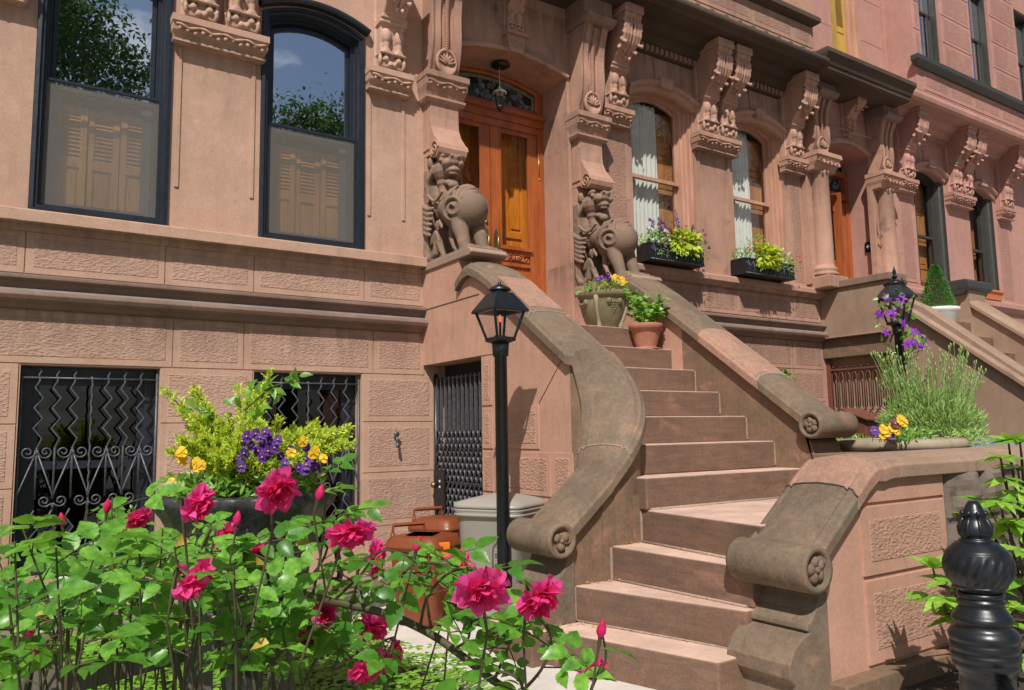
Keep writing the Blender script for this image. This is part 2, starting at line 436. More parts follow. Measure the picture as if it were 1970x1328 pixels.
M['soil']=plain('dark_soil',(.07,.045,.03),.95,c2=(.03,.02,.015),scale=30,bumps=1.0)
M['bark']=plain('bark',(.10,.075,.05),.9,c2=(.05,.035,.025),scale=30,bumps=1.0)
M['cane']=plain('rose_cane',(.065,.085,.025),.6,c2=(.06,.03,.018),scale=18)
M['lrose']=leafmat('rose_leaf',(.055,.20,.02),(.25,.54,.065),.36,.36,spec=.5)
M['rosep']=leafmat('hot_pink_petal',(1.0,.012,.13),(1.0,.17,.58),.46,.5,tcol=(1,.02,.2),spec=.2)
M['bract']=leafmat('fresh_green_leaf',(.10,.27,.025),(.33,.58,.09),.35)
M['gold']=leafmat('golden_juniper_leaf',(.20,.38,.03),(.88,.95,.10),.3,.6)
M['lime']=leafmat('lime_leaf',(.30,.42,.02),(.68,.75,.05),.35,.5)
M['pans']=leafmat('purple_petal',(.055,.008,.17),(.22,.03,.42),.25,.6,tcol=(.2,.03,.5))
M['yel']=leafmat('yellow_petal',(.90,.50,.01),(.98,.72,.02),.25,.6,tcol=(1,.6,.02))
M['mar']=leafmat('maroon_petal',(.13,.008,.035),(.30,.02,.07),.25,.6,tcol=(.3,.02,.08))
M['whf']=leafmat('white_petal',(.75,.68,.72),(.85,.82,.85),.25,.6)
M['redf']=leafmat('red_petal',(.7,.05,.03),(.85,.25,.15),.25,.6)
M['laven']=leafmat('lavender_spike',(.22,.12,.38),(.42,.28,.62),.2,.7)
M['lavl']=leafmat('lavender_leaf',(.17,.30,.06),(.46,.62,.20),.25,.6)
M['clem']=leafmat('clematis_petal',(.22,.015,.40),(.42,.05,.66),.3,.6,tcol=(.5,.05,.8))
M['coni']=leafmat('conifer_leaf',(.05,.17,.03),(.14,.36,.07),.15,.6)
M['pach']=leafmat('pachysandra_leaf',(.13,.34,.03),(.38,.62,.08),.3,.45)
M['tree']=leafmat('tree_leaf',(.025,.07,.012),(.07,.14,.03),.3,.6)
M['rhod']=leafmat('glossy_evergreen_leaf',(.14,.36,.03),(.42,.66,.09),.25,.3)
M['petc']=plain('golden_flower_centre',(.8,.5,.03),.6,var=.1)
m,nt=newmat('gas_flame'); out(nt,nd(nt,'ShaderNodeEmission',{'Color':(1,.22,.03),'Strength':1.2}).outputs[0]); M['flame']=m
# leaded transom glass
m,nt=newmat('leaded_stained_glass'); P=pos(nt).outputs['Position']
vo=nd(nt,'ShaderNodeTexVoronoi',{'Vector':mapp(nt,P,13,13,13),'Scale':1.0}); ve=nd(nt,'ShaderNodeTexVoronoi',{'Vector':mapp(nt,P,13,13,13),'Scale':1.0},feature='DISTANCE_TO_EDGE')
c=mix(nt,ramp(nt,nd(nt,'ShaderNodeSeparateColor',{0:vo.outputs['Color']}).outputs[0],.2,.9),(.02,.03,.04),(.16,.20,.24))
c=mix(nt,ramp(nt,ve.outputs['Distance'],.02,.06),(.01,.01,.01),c)
b=nd(nt,'ShaderNodeBsdfPrincipled',{'Base Color':c,'Roughness':.15,'Normal':bump(nt,vo.outputs['Distance'],.8,.01)}); out(nt,b.outputs[0]); M['lead']=m
M['leadb']=plain('amber_glass_border',(.30,.27,.13),.3,var=.5,scale=40)
# ================================================================== BUILDINGS
def shell(mb,x0,x1,z1,mi=0):
    """closed dark body behind a front so that rooms are dark"""
    mb.quad((x0,0,-.6),(x0,-9,-.6),(x0,-9,z1),(x0,0,z1),mi); mb.quad((x1,0,-.6),(x1,-9,-.6),(x1,-9,z1),(x1,0,z1),mi)
    mb.quad((x0,-9,-.6),(x1,-9,-.6),(x1,-9,z1),(x0,-9,z1),mi); mb.quad((x0,0,z1),(x1,0,z1),(x1,-9,z1),(x0,-9,z1),mi)
    mb.quad((x0,0,-.6),(x1,0,-.6),(x1,-9,-.6),(x0,-9,-.6),mi)
BELT=[(0,.26),(.03,.255),(.10,.245),(.10,.215),(.085,.205),(.05,.195),(.03,.15),(.045,.14),(.09,.135),(.12,.115),(.13,.085),(.115,.055),(.085,.04),(.05,.03),(.035,.0),(0,-.01)]
def base_courses(mb,x0,x1,zb,sill_h,band,belt_z,rows,cuts,ops,mi=(0,1)):
    pass
def shutter(mb,x0,x1,z0,z1,y,mi=0,lou=True,t=.03):
    w=x1-x0; s=min(.055,w*.2)
    mb.box(x0,x0+s,y-t,y,z0,z1,mi); mb.box(x1-s,x1,y-t,y,z0,z1,mi)
    hs=[z0,z0+(z1-z0)*.46,z0+(z1-z0)*.52,z1]
    for a,b in ((z0,z0+.07),(z0+(z1-z0)*.46,z0+(z1-z0)*.53),(z1-.06,z1)): mb.box(x0+s,x1-s,y-t,y-.002,a,b,mi)
    a,b=z0+.07,z0+(z1-z0)*.46
    mb.box(x0+s,x1-s,y-t,y-.016,a,b,mi); mb.box(x0+s+.02,x1-s-.02,y-.016,y-.006,a+.03,b-.03,mi)
    a,b=z0+(z1-z0)*.53,z1-.06
    if lou:
        k=int((b-a)/.035)
        for i in range(k):
            z=a+(b-a)*(i+.5)/k
            mb.quad((x0+s,y-.024,z+.02),(x1-s,y-.024,z+.02),(x1-s,y-.004,z-.014),(x0+s,y-.004,z-.014),mi)
        mb.box(x0+s,x1-s,y-t-.004,y-t,a,b,mi)
    else:
        mb.box(x0+s,x1-s,y-t,y-.016,a,b,mi); mb.box(x0+s+.02,x1-s-.02,y-.016,y-.006,a+.03,b-.03,mi)
def rectf(mb,x0,x1,z0,z1,w,y0,y1,mi=0):
    fsweep(mb,outline(x0,x1,z0,z1,0),[(0,y0),(0,y1),(w,y1),(w,y0)],True,mi)
def curtain(mb,x0,x1,z0,z1,y,folds=7,amp=.022,mi=0):
    n=folds*8
    mb.grid(lambda u,v:(x0+(x1-x0)*u,y+amp*sin(u*folds*2*pi+sin(v*3+u*9)*.5)+.006*sin(u*31+v*4),z0+(z1-z0)*v),n,6,mi)

# ---------------------------------------------------------------- console bracket (carved once, copied)
def console_mb():
    mb=MB()
    mb.box(-.155,.155,-.02,.05,0,1.16)
    mb.prism([(0,.02),(.13,.02),(.13,.30),(.145,.42),(.17,.50),(.235,.575),(.32,.65),(.385,.74),(.405,.83),(.39,.90),(.40,.95),(.44,1.0),(.45,1.06),(.45,1.16),(0,1.16)],'x',-.125,.125)
    mb.box(-.15,.15,0,.47,1.07,1.17); mb.box(-.145,.145,0,.2,.50,.525); mb.box(-.145,.145,0,.185,.455,.475)
    mb.box(-.14,.14,0,.175,.145,.165)
    for sx in (-.068,.068):
        mb.ell((sx,.145,.33),(.052,.055,.085)); mb.ell((sx,.14,.25),(.033,.04,.09)); mb.ell((sx,.135,.185),(.05,.045,.03))
        mb.ell((sx,.145,.10),(.03,.022,.03)); mb.ell((sx*1.9,.13,.09),(.02,.03,.06)); mb.ell((sx*.3,.135,.05),(.03,.03,.03))
    prof=[(.40,1.0),(.415,.93),(.40,.86),(.395,.79),(.36,.71),(.30,.64),(.24,.58)]
    for x,q in ((-.115,0),(-.075,2),(-.028,1),(.028,1),(.075,2),(.115,0)):
        P=[(x*(1+.05*math.sin(j)),py+.016,pz) for j,(py,pz) in enumerate(prof[:len(prof)-(0 if q==1 else (1 if q==2 else 2))])]
        e=P[-1]; P.append((x*1.12,e[1]+.045,e[2]-.035))
        mb.tube(P,[.014,.020,.024,.025,.024,.021,.018,.014,.010][:len(P)],8)
        mb.ell((x*1.12,e[1]+.05,e[2]-.035),(.022,.024,.028),None,8)
    for j in range(5):
        z=.66+j*.075; y=.30+.115*sin(min(1,j/3)*pi/2)
        for s in (-1,1):
            mb.ell((s*.132,y,z),(.018,.04,.022),Matrix.Rotation(-.7,3,'X'),8)
    mb.ell((-.09,.43,1.03),(.05,.035,.035));mb.ell((.0,.44,1.03),(.05,.035,.04));mb.ell((.09,.43,1.03),(.05,.035,.035))
    return mb
_c=mk('console',console_mb(),[M['st2']]); carve(_c,.0105,1); CON=_c.data
bpy.data.objects.remove(_c)
def console(parent,x,z,y0=0,mat=None,name='console_bracket',s=(1,1,1)):
    me=CON
    mat=mat+'c' if mat in ('st1','st2','st3') else mat
    if mat:
        key='c_'+mat
        me=bpy.data.meshes.get(key)
        if not me: me=CON.copy(); me.name=key; me.materials.clear(); me.materials.append(M[mat])
    o=bpy.data.objects.new(name,me); col.objects.link(o); o.parent=parent
    q=ORG[parent.name]; o.location=(x-q[0],-(y0-q[1]),z-q[2]); o.scale=s; ORG[o.name]=(x,y0,z)
    return o
def garland(mb,x0,x1,y,z,amp=.012,per=.19,mi=0,r=.014):
    n=max(2,int((x1-x0)/per)); pts=[]
    k=n*10
    for i in range(k+1):
        u=i/k; pts.append((x0+(x1-x0)*u,y+.004,z+amp*sin(u*n*2*pi+1)))
    mb.tube(pts,[r*(.65+.45*abs(sin(i/k*n*2*pi))) for i in range(k+1)],7,mi)
    for i in range(n*3):
        u=(i+.5)/(n*3); x=x0+(x1-x0)*u
        mb.ell((x,y-.004,z-.028+.012*sin(u*n*6)),(.020,.014,.022),Matrix.Rotation(.5*(-1)**i,3,'Y'),8,mi)
def cap(mb,x0,x1,zt,h=.22,o=.17,mi=0,y0=0,side=.3):
    P=[(o,zt),(o,zt-.06),(o-.02,zt-.065),(o-.03,zt-.13),(o-.07,zt-.155),(o-.085,zt-.19),(o-.055,zt-.195),(o-.055,zt-.215),(o-.1,zt-.22),(.02,zt-.225)]
    mb.cornice(x0,x1,[(a,zt-(zt-b)*h/.225) for a,b in P],side,y0,mi)
    garland(mb,x0-.02,x1+.02,y0+o-.015,zt-.095*h/.22,mi=mi)
def consoles(parent,x,zt,double,mat,capname='capital'):
    w=.36 if double else .19
    mb=MB(); cap(mb,x-w,x+w,zt)
    mb.box(x-w+.02,x+w-.02,-.01,.03,zt,zt+1.16)
    mk(capname,mb,M[mat],parent,org=(x,0,zt))
    for dx in ((-.18,.18) if double else (0,)): console(parent,x+dx,zt,0.02,mat)

# ================================================================ HOUSE 1 (left)
H1=thing('brownstone_house','tan brownstone house at left with black framed windows and zigzag iron window grilles','house',(1,0,0))
mb=MB()
o_b1=(.20,1.18,.40,2.0,0);o_b2=(1.945,2.955,.40,2.0,0)
o_p0=(-1.75,-.75,3.19,5.35,.13);o_p1=(.19,1.19,3.19,5.35,.13);o_p2=(1.95,2.96,3.19,5.35,.13); o_b0=(-1.72,-.74,.4,2.0,0)
wall(mb,-3.4,3.62,-.3,3.09,[o_b0,o_b1,o_b2],0)
wall(mb,3.62,4.1,-.3,2.6,[],0)
wall(mb,-3.4,3.62,3.09,9.0,[o_p0,o_p1,o_p2],.02)
for o in (o_b0,o_b1,o_b2): reveal(mb,o,0,-.26)
for o in (o_p0,o_p1,o_p2): reveal(mb,o,.02,-.22)
# rows of drafted blocks
def rows(mb,spec):
    for z0,z1,xs in spec:
        for a,b in xs: block(mb,a,b,z0,z1)
rows(mb,[(2.01,2.42,[(-3.4,-2.0),(-2.0,-.1),(-.1,1.27),(1.27,1.85),(1.85,3.07),(3.07,3.62)]),
 (1.55,2.01,[(-.73,.19),(1.19,1.935),(2.965,3.72)]),(1.07,1.55,[(-.73,.19),(1.19,1.935),(2.965,3.72)]),
 (.57,1.07,[(-.73,.19),(1.19,1.935),(2.965,3.72)]),(.12,.57,[(-.73,.19),(1.19,1.935),(2.965,3.72)]),
 (2.70,3.035,[(-1.9,-.7),(-.7,.19),(.19,1.19),(1.19,1.925),(1.925,2.975),(2.975,3.62)])])
mb.box(-3.4,3.62,0,.03,3.03,3.10)
mk('wall',mb,[M['st1'],M['st1p']],H1)
mb=MB(); mb.sweepx(-3.4,3.62,[(a,b+2.435) for a,b in BELT]); mk('belt_moulding',mb,M['belt'],H1,bevel=.006)
mb=MB(); mb.sweepx(-3.4,3.62,[(0.0,3.195),(.125,3.18),(.13,3.17),(.13,3.085),(.02,3.085)],0); mk('sill_course',mb,M['st1'],H1)
mb=MB(); mb.box(-3.4,3.62,.0,.12,-.3,.12); mb.box(-3.4,2.2,.12,.5,-.3,.10); mk('plinth',mb,M['belt'],H1,bevel=.01)
mb=MB(); shell(mb,-3.4,3.5,9.0); mk('interior',mb,M['room'],H1)
# recessed panel strips beside the windows (thin grooves)
for a,b in ((1.235,1.90),(2.995,3.40)):
    for c in (a,b-.035):
        mb=MB(); mb.box(c,c+.035,.02,.032,3.55,4.80); mk('pilaster_strip',mb,M['st1'],H1,org=(c,0,3.55),bevel=.004)
def black_window(parent,o,idx):
    x0,x1,z0,zs,r=o; org=((x0+x1)/2,-.1,z0)
    fr=MB(); ol=outline(*shr(o))
    fsweep(fr,ol,[(-.0,.02),(.0,.045),(.028,.05),(.032,.03),(.055,.03),(.06,-.02),(.078,-.02),(.082,-.07),(.105,-.07),(.108,-.13),(.13,-.13)])
    arch=outline(x0-.02,x1+.02,z0,zs+.02,r)[1:-1]
    fsweep(fr,arch,[(0,.02),(-.00,.09),(-.02,.11),(-.045,.11),(-.055,.09),(-.065,.05),(-.065,.02)],False)
    w=mk('window_frame',fr,M['blkw'],parent,org=org,label='black arched window with half screen')
    # upper sash
    s=MB(); us=outline(x0+.115,x1-.115,4.26,zs-.10,r*.75); fsweep(s,us,[(0,-.12),(0,-.105),(.035,-.105),(.035,-.12)])
    mk('upper_sash',s,M['blkw'],w,org=org)
    s=MB(); fill(s,outline(x0+.125,x1-.125,4.27,zs-.11,r*.75),-.118); mk('pane',s,M['gl1'],w,org=org,recalc=False)
    s=MB(); rectf(s,x0+.125,x1-.125,3.21,4.30,.07,-.15,-.125); mk('lower_sash',s,M['scrf'],w,org=org)
    s=MB(); fill(s,outline(x0+.17,x1-.17,3.25,4.25,0),-.140); mk('pane',s,M['gl2'],w,org=org,recalc=False)
    s=MB(); rectf(s,x0+.062,x1-.062,3.195,4.31,.022,-.045,-.018); s.box(x1-.115,x1-.108,-.06,-.045,3.22,4.24)
    mk('screen_frame',s,M['blkw'],w,org=org)
    s=MB(); fill(s,outline(x0+.08,x1-.08,3.21,4.295,0),-.032); mk('insect_screen',s,M['scr'],w,org=org,recalc=False)
    ww=(x1-x0-.26)/3
    for k in range(3):
        s=MB(); shutter(s,x0+.16+k*ww,x0+.16+(k+1)*ww-.008,3.22,4.18,-.20-(.02 if k==1 else 0),0); mk('shutter',s,M['wds'],w,org=(x0+.16+k*ww,-.2,3.22))
for i,o in enumerate((o_p0,o_p1,o_p2)): black_window(H1,o,i)
def basement_window(parent,o,y=-.17):
    x0,x1,z0,z1,_=o; org=((x0+x1)/2,-.1,z0)
    f=MB(); rectf(f,x0+.003,x1-.003,z0+.003,z1-.003,.09,y-.05,y+.02); rectf(f,x0+.09,x1-.09,z0+.09,z1-.09,.05,y-.04,y); f.box(x0+.1,x1-.1,y-.05,y+.01,1.20,1.26)
    w=mk('basement_window',f,M['blkw'],parent,org=org)
    g=MB(); fill(g,outline(x0+.13,x1-.13,z0+.1,z1-.12,0),y-.03); mk('pane',g,M['glb'],w,org=org,recalc=False)
    return w
for o in (o_b0,o_b1,o_b2): basement_window(H1,o)
def spiral(cx,cz,r,turns,a0,sgn,y,n=26):
    return [(cx+sgn*r*(1-.82*i/n)*cos(a0+turns*2*pi*i/n),y,cz+r*(1-.82*i/n)*sin(a0+turns*2*pi*i/n)) for i in range(n+1)]
def grille(parent,o,y=-.035):
    x0,x1,z0,z1,_=o; m=MB(); rr=.0085
    xs0,xs1=x0+.015,x1-.015
    for x in (xs0,xs1): m.tube([(x,y,z0),(x,y,z1-.03)],.010,6)
    for z in (1.905,z0+.05,): m.tube([(xs0,y,z),(xs1,y,z)],.0085,6)
    nb=8; st=(xs1-xs0)/nb; 
    for i in range(1,nb):
        x=xs0+st*i
        if i==4:
            m.tube([(x+.004*sin(k*1.9),y+.004*cos(k*1.9),z0+.05+k*.03) for k in range(int((1.97-z0-.05)/.03))],.0085,6)
        else:
            pts=[(x-.004,y,1.98),(x+.008,y,1.955),(x-.008,y,1.93),(x,y,1.905),(x,y,1.88)]
            z=1.83; s=-1
            while z>1.42: pts.append((x+s*.030,y,z)); z-=.078; s=-s
            pts.append((x,y,1.37)); m.tube(pts,rr,6)
            m.tube([(x,y,1.37),(x,y,.98)],rr,6)
            pts=[(x,y,.90)];z=.84;s=-1
            while z>z0+.1: pts.append((x+s*.030,y,z)); z-=.078; s=-s
            pts.append((x,y,z0+.05)); m.tube(pts,rr,6)
        for sg in (1,-1):
            if i in (1,3,5,7):
                cx=x+sg*st*.5; m.tube([(x+sg*.006,y+.004,1.32)]+spiral(cx,1.335,.052,1.5,pi*.9 if sg>0 else pi*.9,sg,y+.004),rr*.8,6)
                m.tube([(x+sg*.005,y,1.33),(x+sg*st*.96,y,1.02),(x+sg*st*.98,y,.98)],rr*.85,6)
            else:
                cx=x+sg*st*.45; m.tube(spiral(cx,.965,.046,1.5,pi*1.1,sg,y+.004)[::-1]+[(x,y,.90)],rr*.8,6)
    return mk('window_grille',m,M['iron'],parent,org=((x0+x1)/2,y,z0))
for o in (o_b0,o_b1,o_b2): grille(H1,o)
for (x,d) in ((-.28,True),(1.57,True),(3.2,False)): consoles(H1,x,5.03,d,'st1')
mb=MB()   # tap and small electric box on the pier
mb.tube([(3.29,.02,1.40),(3.29,.07,1.40),(3.29,.08,1.33)],.012,8); mb.lathe([(.0,0),(.028,0),(.028,.01),(0,.012)],3.29,.06,1.43,10,ax='y'); mb.tube([(3.29,.08,1.345),(3.292,.085,1.30)],.015,8)
mk('wall_tap',mb,M['iron'],H1,org=(3.29,0,1.35))

# ================================================================ HOUSE 2 (centre)
H2=thing('brownstone_house','brownstone house in the middle with arched oak double door and two flower boxed windows','house',(6.8,0,0))
mb=MB()
o_d=(3.99,5.51,2.30,5.55,.12)
o_w1=(6.52,7.62,3.46,5.60,.15);o_w2=(8.37,9.46,3.46,5.60,.15)
o_bb1=(6.55,7.55,.5,2.24,0);o_bb2=(8.35,9.38,.5,2.24,0)
wall(mb,3.42+.2,10.15,2.3,6.7,[o_d,o_w1,o_w2],.0); wall(mb,5.88,10.15,-.3,2.3,[o_bb1,o_bb2],0)
reveal(mb,o_d,0,-.55)
for o in (o_w1,o_w2): reveal(mb,o,0,-.3)
for o in (o_bb1,o_bb2): reveal(mb,o,0,-.3)
rows(mb,[(2.26,2.66,[(5.9,7.3),(7.3,8.2),(8.2,9.45),(9.45,10.15)]),(1.8,2.26,[(5.9,6.52),(7.58,8.32),(9.40,10.15)]),(1.34,1.8,[(5.9,6.52),(7.58,8.32),(9.40,10.15)]),(.88,1.34,[(5.9,6.52),(7.58,8.32),(9.40,10.15)]),
 (2.95,3.28,[(5.9,6.5),(6.5,7.68),(7.68,8.33),(8.33,9.5),(9.5,10.15)])])
# pecked pier panels beside the door and at the party line
block(mb,5.98,6.46,3.5,5.05,m=.06); block(mb,9.55,9.86,3.46,5.12,m=.05)
mb.box(7.68,7.72,0,.018,3.5,5.1);mb.box(8.26,8.30,0,.018,3.5,5.1)
mk('wall',mb,[M['st2'],M['st2p']],H2)
mb=MB(); mb.sweepx(5.9,10.15,[(a,b+2.67) for a,b in BELT]); mk('belt_moulding',mb,M['belt'],H2,bevel=.006)
mb=MB(); mb.sweepx(5.9,10.15,[(0.0,3.455),(.10,3.44),(.11,3.42),(.11,3.36),(.08,3.34),(.05,3.30),(.0,3.29)],0); mk('sill_course',mb,M['st2'],H2,bevel=.004)
mb=MB(); shell(mb,3.55,10.1,13); mk('interior',mb,M['room'],H2)
def wood_window(parent,o,fm,gm,zm,lit=True,hood='st2',yg=-.2,curt=True,key=True,prof=None,lab=None):
    x0,x1,z0,zs,r=o; org=((x0+x1)/2,-.1,z0)
    fr=MB(); prof=prof or [(0,-.01),(.0,-.045),(.02,-.05),(.035,-.045),(.04,-.09),(.06,-.095),(.075,-.09),(.08,-.13),(.10,-.135),(.115,-.13),(.12,yg-.03),(.135,yg-.03)]
    fsweep(fr,outline(x0+.003,x1-.003,z0+.003,zs+.085,r),prof)
    w=mk('window_frame',fr,M[fm],parent,org=org,label=lab)
    q=prof[-1][0]
    s=MB(); fsweep(s,outline(x0+q-.01,x1-q+.01,zm-.03,zs+.0,r*.9),[(0,yg-.02),(0,yg+.02),(.035,yg+.02),(.035,yg-.02)]); mk('upper_sash',s,M[fm],w,org=org)
    s=MB(); rectf(s,x0+q-.01,x1-q+.01,z0+.01,zm+.02,.035,yg-.05,yg-.01); s.box(x0+q,x1-q,yg-.01,yg+.045,zm-.035,zm+.01); mk('lower_sash',s,M[fm],w,org=org)
    s=MB(); fill(s,outline(x0+q+.015,x1-q-.015,zm,zs-.01,r*.9),yg); mk('pane',s,M[gm],w,org=org,recalc=False)
    s=MB(); fill(s,outline(x0+q+.015,x1-q-.015,z0+.03,zm-.01,0),yg-.03); mk('pane',s,M[gm],w,org=org,recalc=False)
    if curt:
        s=MB(); curtain(s,x0+.06,x0+(x1-x0)*.66,z0,zs+.1,yg-.10,9,.016); mk('curtain',s,M['curt'],w,org=org)
    a=x0+(x1-x0)*.60
    for za,zb in ((z0,zm-.05),(zm-.03,zs+.05)):
        s=MB(); shutter(s,a,x1-.03,za,zb,yg-.13,0,False); mk('shutter',s,M['wds'],w,org=(a,yg,za))
    # hood
    s=MB(); arch=outline(x0-.04,x1+.04,z0,zs+.03,r)[1:-1]
    fsweep(s,arch,[(.04,-.01),(.03,.03),(0,.04),(-.03,.045),(-.045,.08),(-.075,.10),(-.10,.095),(-.105,.05),(-.105,-.01)],False)
    xc=(x0+x1)/2; zt=zs+r
    if key: s.prism([(xc-.10,zt+.03),(xc+.10,zt+.03),(xc+.11,zt+.165),(xc-.11,zt+.165)],'y',0,.115); s.prism([(xc-.105,zt+.165),(xc+.105,zt+.165),(xc+.13,6.2),(xc-.13,6.2)],'y',-.01,.02)
    mk('window_hood',s,M[hood],parent,org=org,bevel=.004)
wood_window(H2,o_w1,'wdt','gl2',4.66)
wood_window(H2,o_w2,'wdt','gl2',4.66)
for o in (o_bb1,o_bb2): basement_window(H2,o,-.2)
for x,d in ((6.20,False),(7.99,True),(9.62,False)): consoles(H2,x,5.32,d,'st2')
def cornice_run(parent,x0,x1,z,mat,beads=True,o=.64):
    mb=MB(); mb.sweepx(x0,x1,[(0,z+.30),(o-.05,z+.16),(o,z+.13),(o+.015,z+.06),(o,z),(o-.05,z-.03),(o-.10,z-.02),(.30,z-.03),(.22,z-.10),(.16,z-.12),(.10,z-.2),(.05,z-.22),(.04,z-.30),(0,z-.31)])
    if beads:
        n=int((x1-x0)/.26)
        for i in range(n):
            x=x0+.12+i*.26; mb.ell((x,o+.0,z+.135),(.05,.03,.03),None,8); 
        mb.tube([(x0,o+.005,z+.065),(x1,o+.005,z+.065)],.062,12)
    mk('cornice',mb,M[mat],parent,org=((x0+x1)/2,0,z),bevel=.006)
    mb=MB(); n=int((x1-x0)/.085)
    for i in range(n):
        x=x0+.04+i*.085; mb.box(x,x+.05,.045,.085,z-.29,z-.215)
    mk('dentil_band',mb,M['st2'] if mat=='dark' else M['st3'],parent,org=((x0+x1)/2,0,z))
cornice_run(H2,5.95,9.72,6.53,'dark')
# projecting upper bay with sill
mb=MB(); wall(mb,6.1,9.78,6.85,13,[(6.7,7.6,7.42,9.2,0),(8.2,9.1,7.42,9.2,0)],.42)
for xx in (6.1,9.78): mb.quad((xx,0,6.85),(xx,.42,6.85),(xx,.42,13),(xx,0,13))
mb.quad((6.1,0,13),(9.78,0,13),(9.78,.42,13),(6.1,.42,13)); mb.quad((6.1,0,6.85),(9.78,0,6.85),(9.78,.42,6.85),(6.1,.42,6.85))
wall(mb,3.42,10.15,6.7,13,[(6.7,9.1,7.42,9.2,0)],0)
for a,b in ((6.15,7.3),(7.3,8.4),(8.4,9.3),(9.3,9.74)): block(mb,a,b,6.9,7.22,y=.42,m=.06)
for o in ((6.7,7.6,7.42,9.2,0),(8.2,9.1,7.42,9.2,0)): reveal(mb,o,.42,.1)
mk('upper_bay',mb,[M['st2'],M['st2p']],H2)
mb=MB(); mb.cornice(6.1,9.70,[(.10,7.36),(.12,7.33),(.12,7.27),(.08,7.24),(.03,7.22)],1,.42); mk('bay_sill',mb,M['dark'],H2,bevel=.005)
for a,b in ((6.7,7.6),(8.2,9.1)):
    mb=MB(); rectf(mb,a,b,7.42,9.2,.08,.15,.25); fill(mb,outline(a+.08,b-.08,7.5,9.1,0),.17,1); mk('upper_window',mb,[M['gren'],M['gl2']],H2,org=(a,.2,7.4),recalc=False)

# ---------- entrance of house 2
def lion_pilaster(parent,xa,xb,mat='st2'):
    xc=(xa+xb)/2
    mb=MB()
    mb.box(xa+.003,xb-.003,-.01,.07,3.1,4.24)
    mb.prism([(-.01,4.80),(.16,4.80),(.16,4.66),(.175,4.54),(.225,4.44),(.285,4.37),(.325,4.32),(.34,4.27),(.325,4.22),(.28,4.19),(.22,4.19),(.17,4.21),(.15,4.24),(-.01,4.24)],'x',xa,xb,sm=False)
    mb.lathe([(.0,-.03),(.085,-.03),(.095,-.015),(.095,0)],.25,4.16,xa-.0,20,ax='x') if False else None
    for s,x in ((-1,xa),(1,xb)):
        mb.tube([(x+s*.008,.255+(.078*(1-i/30))*cos(i*.42),4.27+(.085*(1-i/30))*sin(i*.42)) for i in range(27)],.010,6)
        mb.box(min(x,x+s*.012),max(x,x+s*.012),.0,.15,4.3,4.8)
    mb.cornice(xa,xb,[(.26,5.10),(.26,5.04),(.24,5.03),(.23,4.96),(.19,4.90),(.175,4.86),(.205,4.855),(.205,4.83),(.165,4.80),(.05,4.79)],.33,0)
    garland(mb,xa-.06,xb+.06,.235,4.99,.013,.17)
    mk('lion_pilaster',mb,M[mat],parent,org=(xc,0,4.2),bevel=.004)
def scroll_column(parent,xa,xb,zb,H=1.05,mat='st2',oy=.15,amp=.19):
    xc=(xa+xb)/2; mb=MB()
    fr=[]; n=16
    for i in range(n+1):
        u=i/n; y=oy+amp*(3*u*u-2*u**3)+.05*sin(u*2*pi); fr.append((y,zb+H*u))
    def P(d): return [(-.01,zb)]+[(y-d,z) for y,z in fr]+[(-.01,zb+H)]
    mb.prism(P(.035),'x',xa,xb); mb.prism(P(0),'x',xa,xa+.085); mb.prism(P(0),'x',xb-.085,xb)
    mb.prism([(y,z) for y,z in [(-.01,zb)]+[(y+.0,z) for y,z in fr]+[(-.01,zb+H)]],'x',xa-.015,xa+.02)
    # rope
    m=34
    for i in range(m):
        u=.20+.78*i/m; y=oy+amp*(3*u*u-2*u**3)+.05*sin(u*2*pi)-.018
        mb.ell((xc,y,zb+H*u),(.036,.026,.014),Matrix.Rotation(.6,3,'Y'),8)
    # palmette plaque
    yb=oy+.05
    mb.lathe([(.0,0),(.125,0),(.125,.035),(.10,.045),(.10,.03),(0,.03)],xc,yb-.01,zb+.135,20,ax='y',sy=1.2)
    for k in range(7):
        a=-1.2+k*.4; mb.ell((xc+.055*sin(a),yb+.028,zb+.105+.07*cos(a)),(.014,.014,.055),Matrix.Rotation(a,3,'Y'),8)
    mk('scroll_column',mb,M[mat],parent,org=(xc,0,zb))
    mb=MB(); mb.cornice(xa,xb,[(oy+amp+.03,zb+H+.30),(oy+amp+.03,zb+H+.08),(oy+amp+.10,zb+H+.075),(oy+amp+.10,zb+H+.04),(oy+amp+.05,zb+H),(oy+amp,zb+H-.01)],.12,0)
    mk('column_block',mb,M['belt'],parent,org=(xc,0,zb+H),bevel=.006)
for a,b in ((3.62,3.95),(5.57,5.90)): lion_pilaster(H2,a,b); scroll_column(H2,a,b,5.10)
